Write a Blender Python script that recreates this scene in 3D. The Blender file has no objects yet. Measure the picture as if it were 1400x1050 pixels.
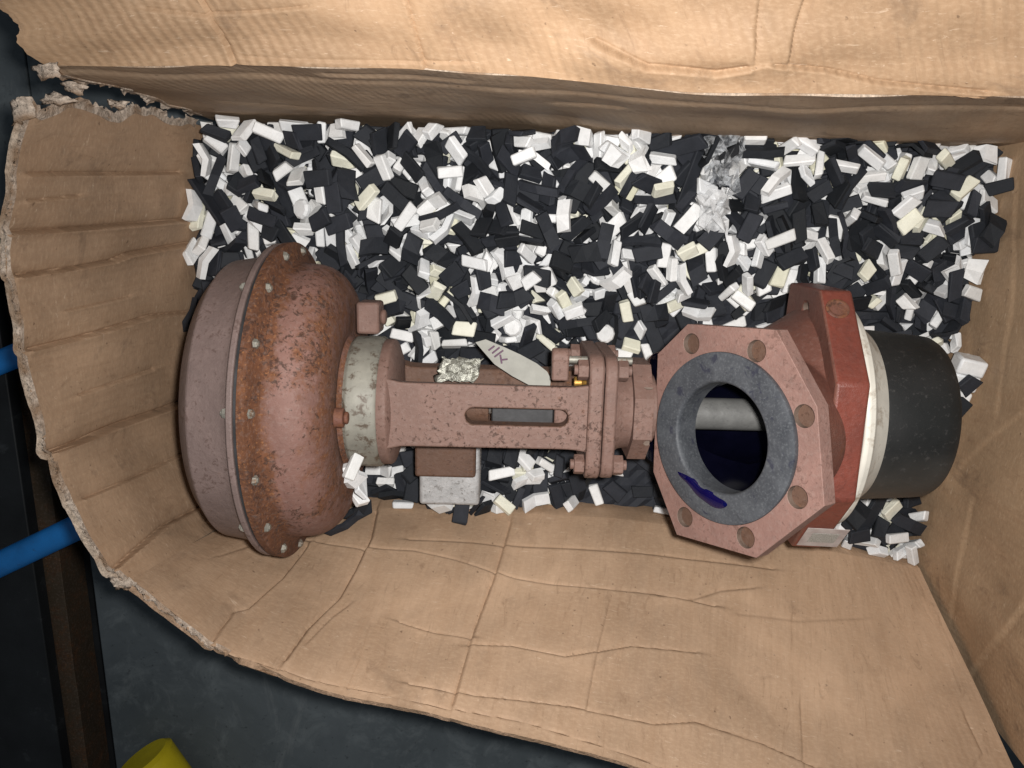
import bpy, bmesh, math, random
import numpy as np
from mathutils import Vector, Matrix, Quaternion

# ------------------------------------------------------------------ camera, world, light, exposure
TILT = math.radians(12.0)          # the phone leans towards the near long wall of the carton
CAM_H = 0.88                       # metres above the packing
FPX = 1018.0                       # focal length in pixels of a 1400 px wide picture
scene = bpy.context.scene
COL = scene.collection

cam_data = bpy.data.cameras.new('camera')
cam_data.sensor_width = 36.0
cam_data.lens = 36.0 * FPX / 1400.0
cam_data.clip_start = 0.01
cam_data.clip_end = 50.0
cam = bpy.data.objects.new('camera', cam_data)
cam.location = (0, 0, CAM_H)
cam.rotation_euler = (-TILT, 0, 0)
COL.objects.link(cam)
scene.camera = cam

world = bpy.data.worlds.new('World')
scene.world = world
world.use_nodes = True
world.node_tree.nodes['Background'].inputs['Color'].default_value = (0.80, 0.90, 1.0, 1)
world.node_tree.nodes['Background'].inputs['Strength'].default_value = 0.095

# the phone's flash: a small lamp beside the lens
fl = bpy.data.lights.new('phone_flash', 'SPOT')
fl.shadow_soft_size = 0.012
fl.energy = 36.0
fl.spot_size = math.radians(150)
fl.spot_blend = 1.0
fl.color = (1.0, 0.97, 0.94)
flash = bpy.data.objects.new('phone_flash', fl)
flash.location = (0.026, 0.018, CAM_H + 0.005)
flash.rotation_euler = (math.radians(-11), math.radians(-15), 0)
COL.objects.link(flash)

scene.view_settings.view_transform = 'Standard'
scene.view_settings.look = 'None'
scene.view_settings.gamma = 1.0
scene.view_settings.use_curve_mapping = False
scene.view_settings.exposure = 0.0
scene.cycles.max_bounces = 6
scene.cycles.use_denoising = True

# ------------------------------------------------------------------ helpers
_c, _s = math.cos(TILT), math.sin(TILT)
RCW = np.array([[1, 0, 0], [0, _c, _s], [0, -_s, _c]])

def P(px, py, z):
    """the point at height z that a sight line through this spot of the photograph meets"""
    d = RCW @ np.array([(px - 700) / FPX, (525 - py) / FPX, -1.0])
    return np.array([0, 0, CAM_H]) + d * ((z - CAM_H) / d[2])

def proj(p):
    q = (np.asarray(p, float) - [0, 0, CAM_H]) @ RCW
    return np.stack([700 + FPX * q[..., 0] / -q[..., 2], 525 - FPX * q[..., 1] / -q[..., 2]], -1)

def tag(o, label=None, cat=None, group=None, kind=None):
    if label: o['label'] = label
    if cat: o['category'] = cat
    if group: o['group'] = group
    if kind: o['kind'] = kind
    return o

def empty(name, loc, rz=0.0):
    o = bpy.data.objects.new(name, None)
    o.empty_display_size = 0.02
    o.location = loc
    o.rotation_euler = (0, 0, rz)
    COL.objects.link(o)
    return o

class MB:
    """collects shapes that become ONE mesh"""
    def __init__(self):
        self.v, self.f, self.mi = [], [], []
    def add(self, v, f, T=None, mi=0):
        k = len(self.v)
        for p in v:
            p = Vector(p)
            self.v.append(T @ p if T is not None else p)
        self.f += [tuple(i + k for i in q) for q in f]
        self.mi += [mi] * len(f)
        return self
    def box(self, x0, x1, y0, y1, z0, z1, T=None, mi=0):
        v = [(x, y, z) for x in (x0, x1) for y in (y0, y1) for z in (z0, z1)]
        f = [(0, 1, 3, 2), (4, 6, 7, 5), (0, 4, 5, 1), (2, 3, 7, 6), (0, 2, 6, 4), (1, 5, 7, 3)]
        return self.add(v, f, T, mi)
    def lathe(self, prof, seg=64, T=None, mi=0, closed=False):
        """profile of (x, r) turned about the X axis"""
        v, f = [], []
        rows = []
        for x, r in prof:
            if r < 1e-6:
                rows.append([len(v)]); v.append((x, 0, 0))
            else:
                rows.append(list(range(len(v), len(v) + seg)))
                v += [(x, r * math.cos(2 * math.pi * i / seg), r * math.sin(2 * math.pi * i / seg)) for i in range(seg)]
        pairs = list(zip(rows, rows[1:])) + ([(rows[-1], rows[0])] if closed else [])
        for a, b in pairs:
            for i in range(seg):
                j = (i + 1) % seg
                if len(a) == 1 and len(b) == 1: continue
                if len(a) == 1: f.append((a[0], b[i], b[j]))
                elif len(b) == 1: f.append((a[i], b[0], a[j]))
                else: f.append((a[i], b[i], b[j], a[j]))
        return self.add(v, f, T, mi)
    def cyl(self, r, x0, x1, seg=24, T=None, mi=0):
        return self.lathe([(x0, 0), (x0, r), (x1, r), (x1, 0)], seg, T, mi)
    def prism(self, outline, x0, x1, T=None, mi=0):
        """outline of (y, z) swept along X"""
        n = len(outline)
        v = [(x0, y, z) for y, z in outline] + [(x1, y, z) for y, z in outline]
        f = [tuple(range(n))[::-1], tuple(range(n, 2 * n))]
        f += [(i, (i + 1) % n, n + (i + 1) % n, n + i) for i in range(n)]
        return self.add(v, f, T, mi)
    def tube(self, pts, r, seg=12, mi=0):
        pts = [Vector(p) for p in pts]
        v, f = [], []
        up = Vector((0, 0, 1))
        for i, p in enumerate(pts):
            t = (pts[min(i + 1, len(pts) - 1)] - pts[max(i - 1, 0)]).normalized()
            a = t.cross(up)
            a = a.normalized() if a.length > 1e-4 else Vector((1, 0, 0))
            b = a.cross(t)
            v += [p + r * (math.cos(2 * math.pi * k / seg) * a + math.sin(2 * math.pi * k / seg) * b) for k in range(seg)]
        for i in range(len(pts) - 1):
            for k in range(seg):
                f.append((i * seg + k, i * seg + (k + 1) % seg, (i + 1) * seg + (k + 1) % seg, (i + 1) * seg + k))
        f.append(tuple(range(seg))[::-1]); f.append(tuple(range((len(pts) - 1) * seg, len(pts) * seg)))
        return self.add(v, f, None, mi)
    def mesh(self, name):
        me = bpy.data.meshes.new(name)
        me.from_pydata([tuple(p) for p in self.v], [], self.f)
        me.polygons.foreach_set('material_index', self.mi)
        bm = bmesh.new(); bm.from_mesh(me)
        bmesh.ops.recalc_face_normals(bm, faces=bm.faces)
        bm.to_mesh(me); bm.free()
        return me
    def build(self, name, mats, parent=None, bevel=0.0, seg=2, angle=35, smooth=True):
        return link(name, self.mesh(name), mats, parent, bevel, seg, angle, smooth)

def link(name, me, mats, parent=None, bevel=0.0, seg=2, angle=35, smooth=True):
    if not isinstance(mats, (list, tuple)): mats = [mats]
    keep = np.zeros(len(me.polygons), dtype=np.int32)
    me.polygons.foreach_get('material_index', keep)
    me.materials.clear()
    for m in mats: me.materials.append(m)
    me.polygons.foreach_set('material_index', keep)
    if smooth:
        me.polygons.foreach_set('use_smooth', [True] * len(me.polygons))
        me.set_sharp_from_angle(angle=math.radians(angle))
    o = bpy.data.objects.new(name, me)
    COL.objects.link(o)
    if parent: o.parent = parent
    if bevel:
        b = o.modifiers.new('bevel', 'BEVEL')
        b.width = bevel; b.segments = seg; b.limit_method = 'ANGLE'; b.angle_limit = math.radians(angle)
        b.harden_normals = False
    return o

def baked(o):
    """mesh of an object with its modifiers applied"""
    dg = bpy.context.evaluated_depsgraph_get()
    dg.update()
    return bpy.data.meshes.new_from_object(o.evaluated_get(dg))

def boolean(target, cutter):
    """cut one mesh from another and return the finished mesh; both helpers are removed"""
    a = bpy.data.objects.new('cut_a', target); b = bpy.data.objects.new('cut_b', cutter)
    COL.objects.link(a); COL.objects.link(b)
    m = a.modifiers.new('cut', 'BOOLEAN')
    m.object = b; m.operation = 'DIFFERENCE'; m.solver = 'EXACT'
    try: m.material_mode = 'TRANSFER'
    except Exception: pass
    me = baked(a)
    bpy.data.objects.remove(a); bpy.data.objects.remove(b)
    return me

def remeshed(me, voxel, smooth=3):
    a = bpy.data.objects.new('cast', me); COL.objects.link(a)
    r = a.modifiers.new('remesh', 'REMESH'); r.mode = 'VOXEL'; r.voxel_size = voxel
    s = a.modifiers.new('smooth', 'SMOOTH'); s.iterations = smooth; s.factor = 0.5
    out = baked(a)
    bpy.data.objects.remove(a)
    return out

def vnoise(n, seed, rough=6):
    """smooth 1-D noise in -1..1 with n samples"""
    r = np.random.default_rng(seed)
    out = np.zeros(n)
    amp = 1.0
    k = rough
    while k < n:
        ks = r.uniform(-1, 1, k + 2)
        out += amp * np.interp(np.linspace(0, k, n), np.arange(k + 2), ks)
        amp *= 0.55; k *= 2
    return out / 1.8

# ------------------------------------------------------------------ materials
class G:
    """a small shorthand for shader nodes"""
    def __init__(self, name):
        self.m = bpy.data.materials.new(name)
        self.m.use_nodes = True
        self.nt = self.m.node_tree
        self.b = self.nt.nodes['Principled BSDF']
        self.tc = self.n('ShaderNodeTexCoord')
        self.obj = self.tc.outputs['Object']
        self.uv = self.tc.outputs['UV']
    def n(self, t, ins=None, **attrs):
        nd = self.nt.nodes.new(t)
        for k, v in attrs.items(): setattr(nd, k, v)
        for k, v in (ins or {}).items(): self.set(nd.inputs[k], v)
        return nd
    def set(self, sock, v):
        if isinstance(v, bpy.types.NodeSocket): self.nt.links.new(v, sock)
        elif isinstance(v, (tuple, list)) and len(v) == 3 and sock.type == 'RGBA': sock.default_value = (*v, 1)
        else: sock.default_value = v
    def noise(self, scale, detail=4, rough=0.6, vec=None, dist=0.0):
        nd = self.n('ShaderNodeTexNoise', {'Scale': scale, 'Detail': detail, 'Roughness': rough, 'Distortion': dist})
        self.set(nd.inputs['Vector'], vec if vec is not None else self.obj)
        return nd.outputs['Fac']
    def voro(self, scale, vec=None, feature='F1'):
        nd = self.n('ShaderNodeTexVoronoi', {'Scale': scale}, feature=feature)
        self.set(nd.inputs['Vector'], vec if vec is not None else self.obj)
        return nd.outputs['Distance']
    def ramp(self, fac, a, b, lo=0.0, hi=1.0):
        nd = self.n('ShaderNodeMapRange', {'From Min': a, 'From Max': b, 'To Min': lo, 'To Max': hi})
        self.set(nd.inputs['Value'], fac)
        return nd.outputs['Result']
    def math(self, op, a, b=0.0):
        nd = self.n('ShaderNodeMath', operation=op)
        self.set(nd.inputs[0], a); self.set(nd.inputs[1], b)
        return nd.outputs[0]
    def mix(self, fac, a, b, mode='MIX'):
        nd = self.n('ShaderNodeMix', data_type='RGBA', blend_type=mode)
        self.set(nd.inputs[0], fac); self.set(nd.inputs[6], a); self.set(nd.inputs[7], b)
        return nd.outputs[2]
    def axis(self, k, vec=None):
        nd = self.n('ShaderNodeSeparateXYZ', {0: vec if vec is not None else self.obj})
        return nd.outputs[k]
    def mapped(self, scale, vec=None):
        nd = self.n('ShaderNodeMapping', {'Vector': vec if vec is not None else self.obj, 'Scale': scale})
        return nd.outputs[0]
    def bump(self, h, strength=0.3, dist=0.001, normal=None):
        nd = self.n('ShaderNodeBump', {'Strength': strength, 'Distance': dist, 'Height': h})
        if normal is not None: self.set(nd.inputs['Normal'], normal)
        return nd.outputs[0]
    def out(self, color=None, rough=None, normal=None, metal=None, **kw):
        if color is not None: self.set(self.b.inputs['Base Color'], color)
        if rough is not None: self.set(self.b.inputs['Roughness'], rough)
        if normal is not None: self.set(self.b.inputs['Normal'], normal)
        if metal is not None: self.set(self.b.inputs['Metallic'], metal)
        for k, v in kw.items(): self.set(self.b.inputs[k.replace('_', ' ')], v)
        return self.m

def m_cardboard(name, seed, base=(0.46, 0.290, 0.165), flute=0.5, dirt=0.6):
    g = G(name)
    off = g.n('ShaderNodeVectorMath', {0: g.uv, 1: (seed * 3.7, seed * 1.9, 0)}, operation='ADD').outputs[0]
    big = g.noise(5, 5, 0.6, off, 0.4)
    streak = g.noise(9, 6, 0.65, g.mapped((6, 1, 1), off))
    fibre = g.noise(340, 3, 0.6, g.mapped((0.5, 1, 1), off))
    lo = tuple(c * 0.62 for c in base); hi = tuple(min(1, c * 1.16) for c in base)
    col = g.mix(g.ramp(big, 0.3, 0.7), lo, hi)
    col = g.mix(g.ramp(streak, 0.42, 0.72, 0, 0.40), col, (0.33, 0.20, 0.115))
    col = g.mix(g.ramp(fibre, 0.45, 0.7, 0, 0.22), col, (0.62, 0.45, 0.30))
    stain = g.noise(14, 7, 0.7, off, 0.8)
    col = g.mix(g.ramp(stain, 0.57, 0.70, 0, dirt), col, (0.12, 0.080, 0.055))
    speck = g.noise(150, 2, 0.5, off)
    col = g.mix(g.ramp(speck, 0.70, 0.76, 0, 0.6), col, (0.10, 0.06, 0.035))
    scuff = g.noise(60, 4, 0.7, g.mapped((1, 5, 1), off), 1.2)
    col = g.mix(g.ramp(scuff, 0.63, 0.70, 0, 0.45), col, (0.70, 0.55, 0.41))
    rub = g.noise(26, 7, 0.75, g.mapped((2.5, 0.8, 1), off), 1.6)
    col = g.mix(g.ramp(rub, 0.56, 0.70, 0, 0.5), col, (0.22, 0.135, 0.08))
    fib2 = g.noise(45, 4, 0.6, g.mapped((9, 0.7, 1), off))
    col = g.mix(g.ramp(fib2, 0.5, 0.75, 0, 0.18), col, (0.24, 0.155, 0.095))
    w = g.n('ShaderNodeTexWave', {'Scale': 39.8, 'Distortion': 1.2, 'Detail': 1.0, 'Vector': off}, bands_direction='X', wave_profile='SIN').outputs['Fac']
    patch = g.ramp(g.noise(6, 3, 0.5, off), 0.38, 0.66, 0.1, 1.0)
    wf = g.math('MULTIPLY', w, patch)
    n1 = g.bump(wf, flute, 0.0016)
    n2 = g.bump(g.noise(28, 5, 0.6, off), 0.35, 0.004, n1)
    n3 = g.bump(fibre, 0.12, 0.0008, n2)
    return g.out(col, g.ramp(big, 0.3, 0.7, 0.58, 0.8), n3, Specular_IOR_Level=0.3)

def m_torn(name, col=(0.50, 0.40, 0.31)):
    g = G(name)
    f = g.noise(260, 5, 0.7)
    c = g.mix(g.ramp(f, 0.35, 0.65), tuple(x * 0.6 for x in col), tuple(min(1, x * 1.35) for x in col))
    c = g.mix(g.ramp(g.noise(25, 3), 0.45, 0.6), c, (0.30, 0.20, 0.13))
    return g.out(c, 0.95, g.bump(f, 0.9, 0.003), Specular_IOR_Level=0.1)

def m_rusty(name, paint, rust_amt=0.5, rim2=None, dark=(0.055, 0.027, 0.018), rust=(0.17, 0.062, 0.022), rough=0.62, rim=None, dust=0.3, pits=0.5, pit0=0.545):
    """old primer paint with rust bloom, pits and dust"""
    g = G(name)
    a = g.noise(16, 8, 0.65, None, 0.6)
    b = g.noise(70, 6, 0.7, None, 0.3)
    c3 = g.noise(330, 3, 0.6)
    col = g.mix(g.ramp(a, 0.3, 0.7), tuple(x * 0.82 for x in paint), tuple(min(1, x * 1.18) for x in paint))
    mask = g.math('ADD', g.math('MULTIPLY', a, 0.55), g.math('MULTIPLY', b, 0.45))
    if rim is not None:                       # rust gathers along a seam of the casting
        x = g.axis(0)
        d = g.math('ABSOLUTE', g.math('SUBTRACT', x, rim[0]))
        mask = g.math('ADD', mask, g.ramp(d, 0, rim[1], rim[2], 0.0))
    if rim2 is not None:
        mask = g.math('ADD', mask, g.ramp(g.math('ABSOLUTE', g.math('SUBTRACT', g.axis(0), rim2[0])), 0, rim2[1], rim2[2], 0.0))
    r = g.ramp(mask, 0.66 - 0.22 * rust_amt, 0.78 - 0.2 * rust_amt)
    rc = g.mix(g.ramp(b, 0.35, 0.65), tuple(x * 0.5 for x in rust), rust)
    rc = g.mix(g.ramp(c3, 0.56, 0.68, 0, 0.8), rc, (0.27, 0.115, 0.04))
    grime = g.noise(9, 6, 0.7, None, 1.0)
    col = g.mix(g.ramp(grime, 0.48, 0.72, 0, 0.6), col, tuple(x * 0.5 + 0.012 for x in paint))
    col = g.mix(g.math('MULTIPLY', r, 0.9), col, rc)
    pit = g.math('ADD', g.math('MULTIPLY', g.noise(190, 4, 0.75, None, 0.5), 0.62), g.math('MULTIPLY', a, 0.38))
    col = g.mix(g.ramp(pit, pit0, pit0 + 0.05, 0, pits), col, dark)
    du = g.noise(240, 4, 0.6)
    col = g.mix(g.ramp(du, 0.5, 0.8, 0, dust * 0.7), col, (0.34, 0.27, 0.24))
    h = g.math('ADD', g.math('MULTIPLY', r, -0.4), g.math('MULTIPLY', b, 0.8))
    nn = g.bump(h, 0.5, 0.0025)
    nn = g.bump(pit, 0.35, 0.002, nn)
    return g.out(col, g.ramp(r, 0, 1, rough, 0.9), nn, Specular_IOR_Level=0.35)

def m_plain(name, col, rough=0.6, metal=0.0, var=0.2, scale=30, bump=0.2, bd=0.001, spec=0.4, spot=None, spot_at=(0.6, 0.68), spot_scale=80):
    g = G(name)
    a = g.noise(scale, 6, 0.6)
    c = g.mix(g.ramp(a, 0.3, 0.7), tuple(x * (1 - var) for x in col), tuple(min(1, x * (1 + var)) for x in col))
    if spot is not None:
        c = g.mix(g.ramp(g.noise(spot_scale, 5, 0.7, None, 0.4), spot_at[0], spot_at[1], 0, 0.85), c, spot)
    return g.out(c, rough, g.bump(g.noise(scale * 5, 4, 0.6), bump, bd), metal, Specular_IOR_Level=spec)

def m_foam(name, cols, rough=0.8, sub=0.0, spec=0.3):
    """packing foam; every chip takes a tint of its own"""
    g = G(name)
    oi = g.n('ShaderNodeObjectInfo').outputs['Random']
    ge = g.n('ShaderNodeNewGeometry').outputs['Random Per Island']
    rnd = g.math('FRACT', g.math('ADD', oi, ge))
    cr = g.n('ShaderNodeValToRGB', {'Fac': rnd})
    cr.color_ramp.interpolation = 'LINEAR'
    els = cr.color_ramp.elements
    for i, c in enumerate(cols):
        e = els[i] if i < 2 else els.new(0.5)
        e.position = i / (len(cols) - 1); e.color = (*c, 1)
    c = g.mix(g.ramp(g.noise(90, 4, 0.6), 0.35, 0.7, 0, 0.35), cr.outputs[0], tuple(x * 0.72 for x in cols[0]))
    nn = g.bump(g.noise(700, 2, 0.6), 0.25, 0.0008)
    nn = g.bump(g.noise(90, 3, 0.6), 0.3, 0.002, nn)
    return g.out(c, rough, nn, Specular_IOR_Level=spec)

MT = {}
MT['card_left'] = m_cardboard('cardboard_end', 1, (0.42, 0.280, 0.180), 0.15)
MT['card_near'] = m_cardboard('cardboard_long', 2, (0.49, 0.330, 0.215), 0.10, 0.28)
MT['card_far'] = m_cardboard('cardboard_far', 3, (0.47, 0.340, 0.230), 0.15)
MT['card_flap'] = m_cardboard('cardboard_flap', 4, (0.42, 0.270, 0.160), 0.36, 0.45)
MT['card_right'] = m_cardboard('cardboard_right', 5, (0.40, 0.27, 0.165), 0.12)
MT['torn'] = m_torn('torn_cardboard')
MT['torn_pale'] = m_torn('torn_pale_paper', (0.52, 0.43, 0.35))
MT['rim_edge'] = m_torn('cardboard_edge', (0.45, 0.30, 0.20))

# ------------------------------------------------------------------ the surface the carton stands on
FLOOR_Z = -0.20
g = G('slate_steel_floor')
a_ = g.noise(3.2, 8, 0.65, None, 0.6); b_ = g.noise(22, 7, 0.7, None, 0.5); c_ = g.noise(90, 5, 0.7)
col_ = g.mix(g.ramp(a_, 0.3, 0.7), (0.062, 0.075, 0.083), (0.115, 0.134, 0.145))
col_ = g.mix(g.ramp(b_, 0.5, 0.72, 0, 0.6), col_, (0.18, 0.205, 0.215))
col_ = g.mix(g.ramp(g.noise(7, 8, 0.75, g.mapped((1.5, 0.6, 1)), 1.2), 0.56, 0.70, 0, 0.5), col_, (0.20, 0.215, 0.22))
col_ = g.mix(g.ramp(c_, 0.6, 0.7, 0, 0.6), col_, (0.018, 0.020, 0.022))
MT['floor'] = g.out(col_, g.ramp(b_, 0.3, 0.7, 0.5, 0.75), g.bump(b_, 0.3, 0.002), Specular_IOR_Level=0.35)
MT['black_steel'] = m_plain('black_steel', (0.014, 0.016, 0.018), 0.6, 0.0, 0.4, 12, 0.3, 0.002, 0.35, (0.05, 0.055, 0.06), (0.6, 0.75), 25)
MT['rust_strip'] = m_rusty('rusty_strip', (0.07, 0.05, 0.032), 0.8, rust=(0.10, 0.045, 0.018), dust=0.3)
MT['blue'] = m_plain('blue_enamel_paint', (0.014, 0.19, 0.56), 0.42, 0.0, 0.25, 14, 0.15, 0.001, 0.5, (0.03, 0.05, 0.08), (0.64, 0.72), 60)
MT['yellow'] = m_plain('yellow_plastic', (0.62, 0.50, 0.012), 0.5, 0.0, 0.12, 25, 0.15, 0.0008, 0.45, (0.30, 0.22, 0.01), (0.66, 0.74), 70)

fx0 = float(P(140, 900, FLOOR_Z)[0])
mb = MB()
# the ground sheet, with a long trench left of the plate edge
mb.add([(-6, -6, FLOOR_Z - 0.12), (6, -6, FLOOR_Z - 0.12), (6, 6, FLOOR_Z - 0.12), (-6, 6, FLOOR_Z - 0.12)], [(0, 1, 2, 3)])
gr = mb.build('ground', MT['black_steel'], smooth=False); tag(gr, kind='structure')
mb = MB().box(fx0, 4.0, -4.0, 4.0, FLOOR_Z - 0.012, FLOOR_Z)
fl_ = mb.build('floor', MT['floor'], bevel=0.002); tag(fl_, kind='structure')
# second sheet beyond the far left corner
y_far = float(P(0, 360, FLOOR_Z)[1])
mb = MB().box(-3.0, fx0 - 0.004, y_far, 3.0, FLOOR_Z - 0.016, FLOOR_Z - 0.004)
fl2 = mb.build('floor', MT['floor'], bevel=0.002); tag(fl2, kind='structure')

# steel beam and rusty flat bar in the gap beside the plate
xb0, xb1 = float(P(-60, 900, -0.22)[0]), float(P(64, 900, -0.22)[0])
e = empty('steel_beam', ((xb0 + xb1) / 2, -0.5, FLOOR_Z - 0.12))
w_ = (xb1 - xb0) / 2
MB().box(-w_, w_, -0.9, 0.48, 0.075, 0.10).build('top_flange', MT['black_steel'], e, 0.002)
MB().box(-0.008, 0.008, -0.9, 0.48, 0.0, 0.0745).build('web', MT['black_steel'], e, 0.001)
tag(e, 'black steel beam running along the lower left edge beneath the blue rail', 'beam')
xs0, xs1 = float(P(66, 950, -0.25)[0]), float(P(104, 950, -0.25)[0])
mb = MB()
ys = np.linspace(-1.4, -0.10, 60)
wob = vnoise(60, 5, 5) * 0.004
v = []; f = []
for i, y in enumerate(ys):
    for (xx, zz) in ((xs0 + wob[i], FLOOR_Z - 0.119), (xs0 + wob[i], FLOOR_Z - 0.055), (xs1 + wob[-i], FLOOR_Z - 0.055), (xs1 + wob[-i], FLOOR_Z - 0.119)):
        v.append((xx, y, zz))
for i in range(59):
    for k in range(3): f.append((i * 4 + k, i * 4 + k + 1, i * 4 + k + 5, i * 4 + k + 4))
f += [(0, 1, 2, 3), (236, 237, 238, 239)]
mb.add(v, f)
o = mb.build('flat_bar', MT['rust_strip'], None, 0.001)
tag(o, 'rusty brown flat bar between the black beam and the slate plate', 'steel bar')

# blue rails
def rail(p0, p1, r, label):
    p0 = Vector(p0); p1 = Vector(p1)
    d = (p1 - p0); n = 14
    e = empty('blue_rail', (p0.x, p0.y, FLOOR_Z))
    pts = [p0 + d * (i / n) - Vector((p0.x, p0.y, FLOOR_Z)) for i in range(n + 1)]
    MB().tube(pts, r, 28).build('tube', MT['blue'], e)
    # a foot that carries it, under the carton's overhang
    q = pts[-2]
    MB().box(q.x - 0.012, q.x + 0.012, q.y - 0.012, q.y + 0.012, -0.118, q.z).build('foot', MT['blue'], e, 0.001)
    return tag(e, label, 'rail', 'blue rails beside the carton')
rail(P(-140, 838, -0.12), P(170, 690, -0.12), 0.0185, 'thick blue painted rail leaving the frame at lower left')
rail(P(-140, 553, -0.13), P(110, 450, -0.13), 0.0165, 'short piece of blue painted rail, the upper one at the left edge')

# yellow bottle end at the lower edge
yc = P(262, 1140, -0.14)
e = empty('yellow_container', (yc[0], yc[1], FLOOR_Z), math.radians(-62))
Ty = Matrix.Translation((0, 0, 0.052))
MB().lathe([(0.22, 0), (0.22, 0.040), (0.214, 0.047), (0.034, 0.047), (0.020, 0.0455), (0.009, 0.040), (0.002, 0.028), (0.0, 0.014), (0.0, 0)], 48, Ty @ Matrix.Rotation(math.radians(180), 4, 'Z') @ Matrix.Translation((-0.07, 0, 0))).build('body', MT['yellow'], e)
MB().lathe([(0.058, 0.0465), (0.058, 0.0495), (0.052, 0.0495), (0.052, 0.0465)], 48, Ty @ Matrix.Rotation(math.radians(180), 4, 'Z') @ Matrix.Translation((-0.07, 0, 0)), closed=True).build('rib', MT['yellow'], e)
tag(e, 'rounded end of a yellow plastic container on the slate floor', 'container')

# ------------------------------------------------------------------ the carton
def polyline_dist(q, line):
    """distance to a polyline and the side of it"""
    q = np.asarray(q); best = np.full(q.shape[:-1], 1e9); side = np.zeros(q.shape[:-1])
    for (ax, ay), (bx, by) in zip(line, line[1:]):
        ab = np.array([bx - ax, by - ay]); L = (ab ** 2).sum()
        t = np.clip(((q - [ax, ay]) @ ab) / L, 0, 1)
        c = np.array([ax, ay]) + t[..., None] * ab
        dd = np.linalg.norm(q - c, axis=-1)
        sg = (ab[0] * (q[..., 1] - ay) - ab[1] * (q[..., 0] - ax)) / math.sqrt(L)
        side = np.where(dd < best, sg, side)
        best = np.minimum(best, dd)
    return best, side

def resample(pts, n, k=9):
    pts = np.asarray(pts, float)
    s = np.r_[0, np.cumsum(np.linalg.norm(np.diff(pts, axis=0), axis=1))]
    t = np.linspace(0, s[-1], n)
    out = np.stack([np.interp(t, s, pts[:, i]) for i in range(3)], 1)
    for _ in range(k):                         # soften the kinks, keep the ends
        out[1:-1] = (out[:-2] + 2 * out[1:-1] + out[2:]) / 4
    return out

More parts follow.
